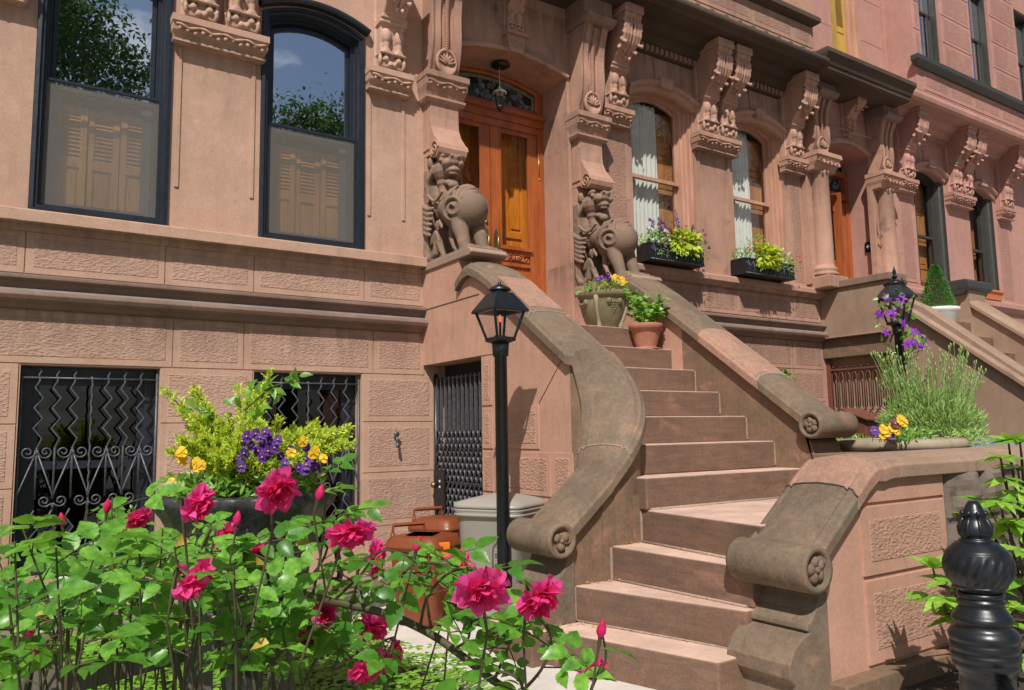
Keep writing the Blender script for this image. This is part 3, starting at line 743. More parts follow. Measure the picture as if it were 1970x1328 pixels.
# arch moulding and spandrel, keystone with carved number
mb=MB(); arch=outline(3.99,5.51,2.3,5.55,.12)[1:-1]
fsweep(mb,arch,[(0,-.01),(0,.05),(-.02,.06),(-.05,.055),(-.06,.02),(-.06,-.01)],False)
mb.box(5.50,5.545,0,.03,2.5,5.56)
mb.prism([(4.655,5.66),(4.845,5.66),(4.87,5.85),(4.63,5.85)],'y',0,.10); mb.box(4.60,4.90,0,.14,5.85,5.885)
mk('door_arch',mb,M['st2'],H2,org=(4.75,0,5.6),bevel=.004)
console(H2,4.75,5.89,0,'st2',s=(.75,.6,.6))
def text(parent,s,loc,size,mat,ext=.004,name='lettering',rot=(radians(90),0,0)):
    cu=bpy.data.curves.new(name,'FONT'); cu.body=s; cu.size=size; cu.extrude=ext; cu.align_x='CENTER'; cu.align_y='CENTER'; cu.resolution_u=3
    o=bpy.data.objects.new(name,cu); col.objects.link(o)
    dg=bpy.context.evaluated_depsgraph_get(); me=bpy.data.meshes.new_from_object(o.evaluated_get(dg)); bpy.data.objects.remove(o)
    o=bpy.data.objects.new(name,me); col.objects.link(o); me.materials.clear(); me.materials.append(mat)
    q=ORG[parent.name]; o.parent=parent; o.location=(loc[0]-q[0],-(loc[1]-q[1]),loc[2]-q[2]); o.rotation_euler=rot
    return o
text(H2,'329',(4.75,.102,5.75),.13,M['carv'],.010,'house_number')
# entablature above the entrance
mb=MB(); mb.cornice(3.62,5.92,[(.70,7.0),(.80,6.94),(.80,6.86),(.74,6.80),(.70,6.72),(.62,6.70),(.62,6.46),(.0,6.44)],.25,0); mk('entablature',mb,M['dark'],H2,org=(4.75,0,6.5),bevel=.008)
# door
yd=-.5
mb=MB(); rectf(mb,3.993,5.507,2.40,5.10,.085,yd-.06,yd+.03); mb.box(3.99,5.51,yd-.06,yd+.05,5.10,5.22); mb.box(3.99,5.51,yd-.06,yd+.09,5.19,5.24)
fsweep(mb,outline(3.993,5.507,5.22,5.60,.12),[(0,yd-.05),(0,yd+.03),(.08,yd+.03),(.10,yd+.01),(.10,yd-.05)])
dfr=mk('door_frame',mb,M['wdr'],H2,org=(4.75,yd,2.4),bevel=.003)
mb=MB(); fill(mb,outline(4.06,5.44,5.25,5.53,.12),yd-.02,0); mk('transom_pane',mb,M['lead'],dfr,org=(4.75,yd,2.4),recalc=False)
mb=MB(); fsweep(mb,outline(4.095,5.405,5.265,5.50,.11),[(0,yd-.015),(0,yd-.01),(.035,yd-.01),(.035,yd-.015)]); mk('transom_border',mb,M['leadb'],dfr,org=(4.75,yd,2.4))
def door_leaf(xa,xb,hand):
    org=(xa,yd,2.42); mb=MB(); t=.05; y1=yd+.005; s=.125
    mb.box(xa,xa+s,yd-t,y1,2.42,5.10); mb.box(xb-s,xb,yd-t,y1,2.42,5.10); mb.box(xa+s,xb-s,yd-t,y1,4.98,5.10); mb.box(xa+s,xb-s,yd-t,y1,3.50,3.58)
    mb.box(xa+s,xb-s,yd-t,y1,2.42,2.56); mb.box(xa+s,xb-s,yd-t,y1,3.22,3.30); mb.box(xa+s,xb-s,yd-t,y1,3.36,3.40)
    rectf(mb,xa+s,xb-s,3.58,4.98,.02,yd-.02,y1+.008); mb.box(xa+s-.02,xb-s+.02,y1,y1+.03,3.55,3.575)
    mb.box(xa+s,xb-s,yd-t,yd-.02,2.56,3.55)
    rectf(mb,xa+s,xb-s,2.56,3.22,.02,yd-.02,y1+.006); mb.box(xa+s+.06,xb-s-.06,yd-.02,yd-.005,2.64,3.14)
    d=mk('door_leaf',mb,M['wdr'],H2,org=org,bevel=.003)
    g=MB(); fill(g,outline(xa+s,xb-s,3.58,4.98,0),yd-.015); mk('pane',g,M['gld'],d,org=org,recalc=False)
    c=MB(); xc=(xa+xb)/2
    for sg in (-1,1):
        c.tube(spiral(xc+sg*.075,3.46,.045,1.6,0,sg,yd+.0,22),.009,6); c.tube(spiral(xc+sg*.16,3.45,.035,1.4,pi,sg,yd+.0,20),.008,6)
        c.ell((xc+sg*.02,yd,3.46),(.02,.012,.035)); c.ell((xc+sg*.115,yd,3.44),(.018,.01,.03))
    mk('carved_panel',c,M['wdr'],d,org=org)
    h=MB(); xh=xb-.06 if hand>0 else xa+.06
    h.prism([(xh-.03,3.34),(xh+.03,3.34),(xh+.035,3.5),(xh+.025,3.72),(xh,3.78),(xh-.025,3.72),(xh-.035,3.5)],'y',y1,y1+.008)
    h.tube([(xh,y1+.01,3.70),(xh+.004,y1+.05,3.66),(xh-.008,y1+.06,3.58),(xh+.008,y1+.06,3.50),(xh,y1+.045,3.43),(xh,y1+.01,3.40)],[.008,.012,.014,.012,.010,.008],8)
    mk('door_handle',h,M['brass'],d,org=org)
    if hand>0:
        k=MB(); k.lathe([(0,0),(.022,0),(.02,.014),(0,.016)],xh,y1,3.84,12,ax='y'); mk('lock',k,M['brass'],d,org=org)
    if hand<0:
        k=MB(); k.tube([(xb+.012,y1+.02,4.48),(xb+.012,y1+.02,4.78)],.011,8); k.ell((xb+.012,y1+.02,4.80),(.012,.012,.018)); k.ell((xb+.012,y1+.02,4.46),(.014,.014,.022)); k.tube([(xb+.012,y1+.02,2.8),(xb+.012,y1+.02,3.0)],.011,8)
        mk('hinge',k,M['brass'],d,org=org)
door_leaf(4.075,4.745,1); door_leaf(4.755,5.425,-1)
for xa,xb in ((4.05,4.74),(4.76,5.45)):     # inner vestibule doors
    mb=MB(); yi=-.72; s=.11; mb.box(xa,xb,yi-.05,yi-.02,2.42,5.1)
    mb.box(xa,xa+s,yi-.05,yi,2.42,5.1);mb.box(xb-s,xb,yi-.05,yi,2.42,5.1)
    for a,b in ((2.42,2.6),(3.2,3.3),(3.55,3.62),(3.76,3.84),(4.76,5.1)): mb.box(xa+s,xb-s,yi-.05,yi,a,b)
    xm=(xa+xb)/2; mb.box(xm-.05,xm+.05,yi-.05,yi,3.84,4.76)
    for c,d in ((xa+s,xm-.05),(xm+.05,xb-s)):
        mb.box(c+.025,d-.025,yi-.03,yi-.005,3.88,4.72); mb.box(c+.035,d-.035,yi-.03,yi-.008,3.65,3.73) 
    mb.box(xa+s+.03,xb-s-.03,yi-.03,yi-.004,3.34,3.51); mb.box(xa+s+.08,xb-s-.08,yi-.01,yi+.006,3.38,3.47)
    mk('inner_door',mb,M['wdo'],H2,org=(xa,-.78,2.42),bevel=.004)
mb=MB(); mb.lathe([(0,.0),(.10,-.005),(.11,-.03),(.07,-.05),(0,-.055)],4.75,-.24,5.665,20); mk('ceiling_light',mb,M['blk'],H2,org=(4.75,-.24,5.66))
# ================================================================ HOUSE 3 (right)
H3=thing('brownstone_house','pink painted brownstone house at right with column porch and olive framed windows','house',(13.5,0,0))
mb=MB()
o_d3=(10.55,11.70,3.30,5.72,.14)
o_v1=(12.97,13.93,3.78,5.70,.14);o_v2=(14.80,15.68,3.76,5.66,.14)
o_u1=(12.62,13.28,7.44,9.4,0);o_u2=(14.33,15.05,7.44,9.4,0);o_u3=(16.1,16.8,7.44,9.4,0);o_y=(10.85,11.66,7.28,9.3,0)
wall(mb,10.15,18,-.3,6.95,[o_d3,o_v1,o_v2,(13.0,13.9,.6,2.4,0),(14.8,15.7,.6,2.4,0)],0)
wall(mb,10.15,12.38,6.95,13.5,[o_y],0)
for o in (o_d3,): reveal(mb,o,0,-.5)
for o in (o_v1,o_v2,o_y): reveal(mb,o,0,-.3)
rows(mb,[(3.10,3.48,[(12.4,13.6),(13.6,14.4),(14.4,15.6),(15.6,17)]),(2.35,2.85,[(12.4,13.6),(13.6,14.6),(14.6,15.8)]),(1.85,2.35,[(12.4,13.0),(13.9,14.8),(15.7,17)]),(1.35,1.85,[(12.4,13.0),(13.9,14.8),(15.7,17)])])
block(mb,12.45,12.9,3.8,5.3,m=.06); block(mb,15.75,16.3,3.7,5.3,m=.06)
for a,b in ((10.15,10.9),(11.68,12.38)):
    for z in (7.0,7.75,8.5): mb.box(a+.01,b-.01,0,.012,z+.005,z+.745)
mb.box(12.30,12.38,0,.05,6.7,13.5)
# bay
BY=.5
wall(mb,12.38,18,6.9,13.5,[o_u1,o_u2,o_u3],BY); mb.quad((12.38,0,6.9),(12.38,BY,6.9),(12.38,BY,13.5),(12.38,0,13.5)); mb.quad((12.38,0,6.9),(18,0,6.9),(18,BY,6.9),(12.38,BY,6.9))
for o in (o_u1,o_u2,o_u3): reveal(mb,o,BY,BY-.25)
for a,b in ((12.6,13.4),(13.4,14.2),(14.2,15.2),(15.2,16.2)): block(mb,a,b,6.93,7.26,y=BY,m=.07)
for a,b in ((12.40,12.60),(13.32,14.29),(15.08,16.06)):
    for z in (7.45,7.95,8.45,8.95,9.45): block(mb,a,b,z,z+.49,y=BY,m=.05,t=.01)
mk('wall',mb,[M['st3'],M['st3p']],H3)
mb=MB(); shell(mb,10.2,18,13.5); mk('interior',mb,M['room'],H3)
mb=MB(); mb.cornice(12.38,18,[(.10,7.44),(.13,7.42),(.13,7.34),(.08,7.31),(.03,7.28)],1,BY); mk('bay_sill',mb,M['gren'],H3,bevel=.005)
mb=MB(); mb.sweepx(12.3,18,[(0.0,3.70),(.10,3.69),(.11,3.66),(.11,3.58),(.08,3.55),(.0,3.5)]); mk('sill_course',mb,M['st3'],H3,bevel=.004)
PG=[(0,.01),(.0,-.03),(.03,-.035),(.05,-.06),(.06,-.10),(.09,-.10),(.10,-.17),(.14,-.17)]
wood_window(H3,o_v1,'gren','gl2',4.72,hood='st3',curt=False,prof=PG,lab='olive framed window nearer the column porch')
wood_window(H3,o_v2,'gren','gl2',4.68,hood='st3',curt=False,prof=PG,lab='olive framed window farther from the porch')
for o in (o_u1,o_u2,o_u3):
    x0,x1,z0,z1,_=o; s=MB(); rectf(s,x0+.003,x1-.003,z0+.003,z1-.003,.05,BY-.2,BY-.05); rectf(s,x0+.05,x1-.05,z0+.04,8.45,.035,BY-.16,BY-.12); rectf(s,x0+.05,x1-.05,8.4,z1-.05,.035,BY-.2,BY-.16); s.box(x1-.2,x1-.15,BY-.13,BY-.115,z0+.08,8.4)
    w=mk('upper_window',s,M['gren'],H3,org=(x0,BY,z0)); g=MB(); fill(g,outline(x0+.07,x1-.07,z0+.06,z1-.08,0),BY-.15); mk('pane',g,M['gl1'],w,org=(x0,BY,z0),recalc=False)
s=MB(); x0,x1,z0,z1,_=o_y; fsweep(s,outline(*shr(o_y)),[(0,.01),(0,-.05),(.05,-.06),(.05,-.12),(.10,-.13),(.10,-.2)]); w=mk('upper_window',s,M['wdt'],H3,org=(x0,0,z0),label='salmon framed window with yellow shutters above the porch')
M['yws']=wood('yellow_shutter_paint',(.80,.52,.07),(.68,.40,.04),.5)
for a_,b_ in ((x0+.1,(x0+x1)/2-.005),((x0+x1)/2+.005,x1-.1)):
    s=MB(); shutter(s,a_,b_,z0+.02,z0+1.3,-.17); mk('shutter',s,M['yws'],w,org=(a_,0,z0))
s=MB(); fill(s,outline(x0+.1,x1-.1,z0+.02,z1-.1,0),-.16); mk('pane',s,M['gl3'],w,org=(x0,0,z0),recalc=False)
s=MB(); s.cornice(10.62,11.86,[(.10,7.28),(.12,7.26),(.12,7.16),(.08,7.12)],1,0); mk('window_sill',s,M['belt'],H3,org=(11.3,0,7.4),bevel=.004)
cornice_run(H3,12.0,18,6.66,'st3',False,.62)
for x,d in ((12.62,False),(14.36,True),(16.05,False)): consoles(H3,x,5.52,d,'st3')
# porch: round columns, capitals, scroll columns, entablature
def round_column(parent,xc):
    mb=MB(); mb.lathe([(.20,3.62),(.20,3.66),(.17,3.68),(.19,3.70),(.19,3.73),(.155,3.75),(.148,3.8),(.140,5.14),(.15,5.16),(.15,5.19)],xc,.12,0,28)
    mb.box(xc-.27,xc-.10,0,.09,3.5,5.2); mk('round_column',mb,M['st2'],parent,org=(xc,.1,3.6))
    mb=MB(); mb.cornice(xc-.20,xc+.18,[(.34,5.44),(.35,5.37),(.32,5.36),(.30,5.29),(.25,5.24),(.23,5.18),(.05,5.17)],.3,0); garland(mb,xc-.26,xc+.24,.31,5.32,.012,.16)
    for k in range(5): mb.ell((xc-.16+k*.09,.34,5.27),(.025,.02,.03),None,8)
    mk('column_capital',mb,M['st2'],parent,org=(xc,.1,5.3),bevel=.004)
    mb=MB(); mb.box(xc-.24,xc+.22,0,.36,3.42,3.60); mk('column_base',mb,M['st2'],parent,org=(xc,.1,3.5),bevel=.015)
for xc in (10.14,11.84): round_column(H3,xc); scroll_column(H3,xc-.17,xc+.17,5.44,.86,'st2',.16,.16)
mb=MB(); mb.cornice(9.86,11.72,[(.30,6.86),(.70,6.80),(.74,6.78),(.74,6.72),(.69,6.66),(.66,6.58),(.64,6.58),(.64,6.52),(.60,6.50),(.0,6.50)],.28,0); mk('entablature',mb,M['dark'],H3,org=(11.1,0,6.7),bevel=.008)
console(H3,11.1,5.98,.0,'st2',s=(.8,.75,.6))
mb=MB(); arch=outline(10.55,11.70,3.3,5.72,.14)[1:-1]; fsweep(mb,arch,[(0,-.01),(0,.04),(-.03,.05),(-.07,.045),(-.08,-.01)],False); mb.tube([(10.5,.12,6.02),(11.75,.12,6.02)],.012,6); mb.tube([(11.0,.12,6.02),(11.0,.12,5.9)],.02,6)
mk('door_arch',mb,M['st2'],H3,org=(11.1,0,5.7))
mb=MB(); rectf(mb,10.553,11.697,3.45,5.60,.09,-.5,-.4); mb.box(10.6,11.65,-.5,-.38,5.12,5.22); fill(mb,outline(10.6,11.65,5.22,5.66,.1),-.48,1)
dfr3=mk('door_frame',mb,[M['wdr'],M['lead']],H3,org=(11.1,-.45,3.45),recalc=False)
mb=MB(); a=11.62; b=10.95
def dleaf(mb,xa,xb,ya,yb,z0,z1,s,mi=0):
    d=Vector((xb-xa,yb-ya)); L=d.length; d/=L; n=Vector((-d.y,d.x))*.045
    def bx(u0,u1,w0,w1,k=0,th=1):
        p=[Vector((xa,ya))+d*u0, Vector((xa,ya))+d*u1]; v=[]
        for z in (w0,w1):
            for q in (p[0],p[1],p[1]+n*th,p[0]+n*th): v.append((q.x,q.y,z))
        mb.add(v,[(0,1,2,3),(4,5,6,7),(0,1,5,4),(1,2,6,5),(2,3,7,6),(3,0,4,7)],k)
    bx(0,s,z0,z1,mi); bx(L-s,L,z0,z1,mi); bx(s,L-s,z0,z0+.5,mi); bx(s,L-s,z1-.12,z1,mi); bx(s,L-s,z0+.5,z1-.12,1,.4)
dleaf(mb,10.64,11.62,-.47,-.47,3.46,5.10,.12); mk('storm_door',mb,[M['wdr'],M['gl2']],H3,org=(11.1,-.45,3.46),recalc=False)
mb=MB(); dleaf(mb,10.66,10.74,-.40,.08,3.46,5.0,.12)
op=mk('open_door_leaf',mb,[M['wdr'],M['gl2']],H3,org=(10.7,-.2,3.46),recalc=False)
h=MB(); h.tube([(10.765,.03,3.95),(10.80,.03,3.9),(10.80,.03,3.72),(10.765,.03,3.68)],.012,8); h.lathe([(0,0),(.02,0),(.018,.02),(0,.02)],10.76,.03,4.12,10,ax='x'); mk('door_handle',h,M['brass'],op,org=(10.7,-.2,3.46))
mb=MB(); mb.box(11.675,11.70,-.16,-.02,4.22,4.38,0); mb.box(11.66,11.676,-.14,-.04,4.24,4.36,0)
for dy,dz in ((-.09,4.32),(-.09,4.28),(-.11,4.30),(-.07,4.30),(-.09,4.30)): mb.box(11.65,11.662,dy-.008,dy+.008,dz-.008,dz+.008,1)
mk('intercom',mb,[M['blk'],M['whpl']],H3,org=(11.7,-.1,4.3))
mb=MB(); mb.tube([(11.66,.06,5.0),(11.63,.10,4.45),(11.75,.16,4.42),(11.68,.10,4.25),(11.62,.10,4.3)],.008,6); mk('flag_bracket',mb,M['rust'],H3,org=(11.7,0,4.4))
# a fourth front continues beyond
H4=thing('brownstone_house','dark brown house front at the far right edge of the row','house',(20,0,0))
mb=MB(); wall(mb,18,25,-.3,13.5,[(19,20,3.8,5.8,.1),(21,22,3.8,5.8,.1),(19,20,7.4,9.2,0)],0); mb.cornice(18,25,[(.6,6.9),(.65,6.8),(.6,6.7),(.1,6.5)],0,0)
mk('wall',mb,M['st2'],H4); mb=MB(); shell(mb,18.02,25,13.5); mk('interior',mb,M['room'],H4)
for o in ((19,20,3.8,5.8,.1),(21,22,3.8,5.8,.1),(19,20,7.4,9.2,0)):
    mb=MB(); fsweep(mb,outline(*o),[(0,0),(0,-.1),(.1,-.1),(.1,-.15)]); fill(mb,outline(*o),-.14,1); mk('window',mb,[M['gren'],M['gl2']],H4,org=(o[0],0,o[2]),recalc=False)
# ================================================================ STOOP of house 2
ST=thing('stone_stoop','brownstone stoop with quarter turn, scrolled copings and two carved winged lions','stoop',(4.6,1.5,0))
W=.47
CP=[(0,-.125),(0,-.05),(.016,-.035),(.03,-.008),(.050,0),(.060,-.016),(.078,.006),(W*.3,.016),(W/2,.022),(W*.7,.016),(W-.078,.006),(W-.060,-.016),(W-.050,0),(W-.03,-.008),(W-.016,-.035),(W,-.05),(W,-.125)]
def band(mb,stn,prof=CP,w=W,mi=0,sm=False,caps=True,bottom=None,inset=0,mif=None):
    """coping or wall swept along stations (inner xy, outer xy, z)"""
    n=len(prof); v=[]
    for (a,b,z) in stn:
        a=Vector(a);b=Vector(b); d=(b-a)
        for o,dz in prof:
            p=a+d*(o/w); v.append((p.x,p.y,(dz if (bottom is not None and dz<=-50) else z+dz) if dz>-50 else bottom))
    k=len(stn); 
    for i in range(k-1):
        f=[(i*n+j,i*n+(j+1)%n,(i+1)*n+(j+1)%n,(i+1)*n+j) for j in range(n)]
        vs=v[i*n:(i+2)*n]; mb.add(vs,[(j,(j+1)%n,n+(j+1)%n,n+j) for j in range(n)],mif(i) if mif else mi,sm)
    if caps: mb.add(v[:n],[tuple(range(n))],mi); mb.add(v[-n:],[tuple(range(n-1,-1,-1))],mi)
WP=lambda i:[(i,-99),(i,-.09),(W-i,-.09),(W-i,-99)]
# left side: straight flight, quarter bend, low flight
def zl(Y):
    T=[(.74,2.86),(.80,2.91),(.88,2.955),(.98,2.965),(1.08,2.93),(1.2,2.87),(1.32,2.79)]
    if Y>=1.32: return 2.79-.70*(Y-1.32)
    for (a,b),(c,d) in zip(T,T[1:]):
        if a<=Y<=c: return b+(d-b)*(Y-a)/(c-a)
    return 2.86
XL,XR=3.555,3.555+W
up=[((XL,y),(XR,y),zl(y)) for y in (.74,.78,.83,.88,.93,.98,1.04,1.1,1.17,1.24,1.32,1.5,1.7,1.9,2.1,2.2,2.30,2.38)]
cx,cy=XL-.02,2.44; z0=zl(2.38)-.02; bend=[]
for i in range(0,25):
    t=i/24*pi/2; zz=z0-(z0-1.165)*(i/24)
    zi=zz
    rr_=W+.02+.065*sin(2*t); ri_=.045+.05*sin(2*t); bend.append(((cx+ri_*cos(t),cy+ri_*sin(t)),(cx+rr_*cos(t),cy+rr_*sin(t)),zi))
YI,YO=2.47,2.93
lowr=[((x,YI),(x,YO),1.165-.80*(cx-x)-.012) for x in (3.52,3.45,3.36,3.27,3.2,3.14)]
lowr+= [((3.10,YI),(3.10,YO),.835),((3.04,YI),(3.04,YO),.815)]
def seams(mb,stn,i,mi): pass
segA=[s for s in up if s[0][1]<=1.9]; segB=[s for s in up if s[0][1]>=1.9]+bend[:21]; segC=bend[20:]+lowr
for seg,mat,lab in ((segA,'cope',None),(segB,'cope',None),(segC,'cope',None)):
    mb=MB(); band(mb,seg,sm=False); mk('coping',mb,M[mat],ST,org=(3.8,seg[0][0][1],seg[0][2]),bevel=.006)
# pink repaired strip of the upper coping
mb=MB(); seg=[((XL+.07,y),(XR-.06,y),zl(y)+.019) for y in (1.37,1.5,1.62,1.74,1.84)]
band(mb,seg,[(0,-.02),(0,0),(W/2,.004),(W,0),(W,-.02)]); mk('repair_patch',mb,M['copeP'],ST,org=(3.8,1.6,2.6))
mb=MB()
for s in (segA[-1],segB[-1]):
    a,b,z=s; a=Vector(a); b=Vector(b); t=[(a+(b-a)*(o/W)) for o,_ in CP[1:-1]]
    mb.tube([(p.x,p.y,z+dz+.002) for p,(o,dz) in zip(t,CP[1:-1])],.0055,6)
mk('mortar_joint',mb,M['mort'],ST,org=(3.8,2,1.5))
def scroll(parent,c0,c1,r,axis,mat,face='lo',foil=3):
    """rolled end of a coping: cylinder with a medallion carved in its end"""
    mb=MB(); L=c1-c0
    prof=[(0,0),(r*.55,0),(r*.62,.010),(r*.95,.012),(r,.022),(r,L-.022),(r*.95,L-.012),(r*.62,L-.010),(r*.55,L),(0,L)]
    return prof
def scroll_end(parent,x,y,z,r,L,axis,mat,end,foil=3,name='scroll'):
    mb=MB()
    e=[(r,0),(r,L)]
    prof=[(.001,.03),(r*.70,.03),(r*.74,.0),(r*.96,.0),(r,.014)]
    full=prof+[(r,L-.014),(r*.96,L),(r*.74,L),(r*.70,L-.03),(.001,L-.03)]
    mb.lathe(full,x,y,z,36,ax=axis,sm=True)
    # carved medallion
    q=r*.34
    for e0 in (.022,L-.022):
        for k in range(foil):
            a=2*pi*k/foil+.5
            dx,dz=q*cos(a),q*sin(a)
            if axis=='y': mb.ell((x+dx,y+e0,z+dz),(r*.27,.022,r*.27),None,10)
            else: mb.ell((x+e0,y+dx,z+dz),(.022,r*.27,r*.27),None,10)
        if axis=='y': mb.ell((x,y+e0,z),(r*.16,.03,r*.16),None,10)
        else: mb.ell((x+e0,y,z),(.03,r*.16,r*.16),None,10)
    return mk(name,mb,M[mat],parent,org=(x,y,z))
scroll_end(ST,3.075,2.455,.735,.112,.49,'y','cope',1)
# left cheek wall
mb=MB()
wallst=[s for s in up if s[0][1]>=1.1]
wallst[0]=((XL,1.12),(XR,1.12),zl(1.12))
band(mb,wallst,WP(.05),bottom=-.3)
mb.box(3.605,3.975,0,1.12,2.105,2.69)
band(mb,[s for s in up if s[0][1]<=1.1]+[((XL,1.12),(XR,1.12),zl(1.12))],WP(.05),bottom=2.69)
mb.box(3.605,3.975,-.0,.74,2.69,3.06)
# drafted pecked courses on the areaway side
for (a,b,c,d) in ((1.13,1.30,1.66,2.06),(1.13,1.30,1.29,1.64),(1.32,1.98,1.29,1.64),(1.13,1.30,.93,1.27),(1.32,2.12,.93,1.27),(2.14,2.4,.93,1.27),(1.13,1.9,.5,.91),(1.92,2.4,.5,.91),(1.13,2.4,.05,.48)):
    block(mb,a,b,c,d,y=3.606,t=.010,m=.04,axis='x',sgn=-1)
ck=mk('cheek_wall',mb,[M['cheek'],M['cheekp']],ST,org=(3.8,1.5,0))
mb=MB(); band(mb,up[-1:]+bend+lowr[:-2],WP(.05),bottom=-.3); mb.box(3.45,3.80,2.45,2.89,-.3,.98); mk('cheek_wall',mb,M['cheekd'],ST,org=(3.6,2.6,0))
mb=MB(); mb.box(3.600,3.606,.0,1.1,2.655,2.661); mb.tube([(3.604,1.98,1.65),(3.604,2.34,2.02)],.0035,5); mb.tube([(3.604,1.32,2.1),(3.604,1.12,2.1)],.003,4)
mk('joint_line',mb,M['dark'],ST,org=(3.6,1,2))
# newel foot below the scroll
def foot(parent,x,ya,yb,zt,mat,s=1.0):
    P=[(x+.17,-.02),(x+.17,zt+.02),(x+.13,zt+.02),(x+.12,zt-.06),(x+.10,zt-.12),(x+.065,zt-.18),(x+.015,zt-.225),(x-.01,zt-.235),(x-.015,zt-.265),(x+.01,zt-.275),(x-.06,zt-.30),(x-.125,zt-.345),(x-.165,zt-.41),(x-.165,zt-.48),(x-.12,zt-.52),(x-.12,-.02)]
    P=[(a,max(-.02,b)) for a,b in P]
    mb=MB(); mb.prism(P,'y',ya,yb); return mk('newel_foot',mb,M[mat],parent,org=(x,ya,0),bevel=.012,seg=3)
foot(ST,3.03,2.50,2.90,.70,'cope')
mb=MB(); mb.box(2.82,3.36,2.40,2.94,-.1,.205); mk('newel_plinth',mb,M['step'],ST,org=(3,2.6,0),bevel=.012)
# steps
ups=[(2.42,-.05,1.32),(2.20,1.32,1.56),(1.98,1.56,1.85),(1.76,1.85,2.13),(1.535,2.13,2.42),(1.32,2.42,2.70),(1.10,2.70,2.965)]
rnd=random.Random(3)
def stepmesh(x0,x1,y0,y1,z1,zb,nose=.0):
    mb=MB(); mb.box(x0,x1,y0-.02,y1,zb,z1); return mb
for i,(z,ya,yb) in enumerate(ups):
    xl=3.975 if yb<2.3 else (3.90 if yb<2.8 else 3.785)
    mb=MB(); mb.box(xl,5.505,ya-.01,yb,z-.222 if i else z-.3,z)
    o=mk('step',mb,M['step'],ST,org=(4.8,yb,z),bevel=.014,seg=3)
def stepquad(L,R,bL,bR,z,h,name='step'):
    # L,R front-edge points; bL,bR back points
    pts=[L,R,bR,bL]; mb=MB()
    mb.prism(pts,'z',z-h,z); return mk(name,mb,M['step'],ST,org=(L[0],L[1],z),bevel=.014,seg=3)
stepquad((3.81,2.87),(3.66,4.02),(3.81+1.7,2.87),(5.60,4.02),.88,.222)
stepquad((3.53,2.87),(3.56,4.02),(3.95,2.87),(3.8,4.02),.658,.222)
stepquad((3.21,2.87),(3.50,4.02),(3.7,2.87),(3.7,4.02),.436,.222)
stepquad((2.93,2.90),(3.24,4.04),(3.4,2.90),(3.7,4.04),.214,.26)
mb=MB()  # pale mortar in the corners of the steps, and debris lines
for x,y,z0,z1 in ((3.80,2.885,.67,.87),(3.52,2.885,.45,.65),(3.205,2.885,.23,.43),(2.935,2.905,.0,.20)): mb.box(x-.012,x+.008,y-.01,y+.006,z0,z1)
for z,yb in ((2.20,1.56),(1.98,1.85),(1.76,2.13),(1.535,2.42),(1.32,2.70)): mb.box(5.492,5.506,yb-.005,yb+.008,z-.2,z-.012)
mb.tube([(5.4,1.565,1.985),(4.1,1.565,1.985)],.006,5); mb.tube([(5.4,1.855,1.765),(4.1,1.855,1.765)],.005,5)
mb.tube([(3.815,2.972,.885),(5.45,2.972,.885)],.010,5)
mb.tube([(3.80,2.88,.665),(3.66,3.99,.665)],.010,5); mb.tube([(3.53,2.88,.443),(3.56,3.98,.443)],.009,5); mb.tube([(3.21,2.88,.22),(3.5,3.98,.22)],.009,5)
mk('step_mortar',mb,M['mort'],ST,org=(4,3,1))
# dark support under the flight
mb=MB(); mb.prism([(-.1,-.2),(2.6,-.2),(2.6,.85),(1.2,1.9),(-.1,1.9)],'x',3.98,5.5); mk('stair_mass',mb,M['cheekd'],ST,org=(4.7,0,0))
# right upper cheek
XA,XB=5.445,5.445+W
def zr(Y):
    T=[(.80,2.93),(.86,2.985),(.95,3.01),(1.05,2.99),(1.15,2.93),(1.3,2.83)]
    if Y>=1.3: return 2.83-.735*(Y-1.3)
    for (a,b),(c,d) in zip(T,T[1:]):
        if a<=Y<=c: return b+(d-b)*(Y-a)/(c-a)
    return 2.93
ys=[.80,.86,.95,1.05,1.15,1.3,1.6,1.95]; y2=[1.95,2.3,2.6]; y3=[2.6,2.8,3.0,3.07]
for q,mat in ((ys,'cope'),(y2,'copeP'),(y3,'cope')):
    mb=MB(); band(mb,[((XA,y),(XB,y),zr(y)) for y in q]); mk('coping',mb,M[mat],ST,org=(5.7,q[0],2),bevel=.006)
mb=MB(); mb.tube([(XA+o,2.6,zr(2.6)+dz+.002) for o,dz in CP[1:-1]],.0055,6); mk('mortar_joint',mb,M['mort'],ST,org=(5.7,2.6,1.9))
scroll_end(ST,5.43,3.10,1.445,.108,.50,'x','cope',0,5)
mb=MB(); band(mb,[((XA,y),(XB,y),zr(y)) for y in (.80,.95,1.3,1.7)],WP(.055),bottom=-.3); mb.box(5.55,5.86,0,.80,-.3,3.02)
mk('cheek_wall',mb,M['cheek'],ST,org=(5.7,1,0))
mb=MB(); band(mb,[((XA,y),(XB,y),zr(y)) for y in (1.7,2.2,2.7,3.03)],WP(.055),bottom=-.3)
mb.prism([(3.03,.6),(3.03,1.36),(3.0,1.36),(3.06,1.30),(3.075,1.22),(3.07,1.12),(3.10,1.1),(3.10,.6)],'x',5.5,5.86)
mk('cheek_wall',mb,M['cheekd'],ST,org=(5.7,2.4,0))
mb=MB(); mb.box(5.50,5.9,3.05,3.98,-.3,1.14); mb.box(5.47,5.98,3.08,4.0,1.14,1.22); mk('parapet',mb,M['cheekd'],ST,org=(5.7,3.5,0),bevel=.01)
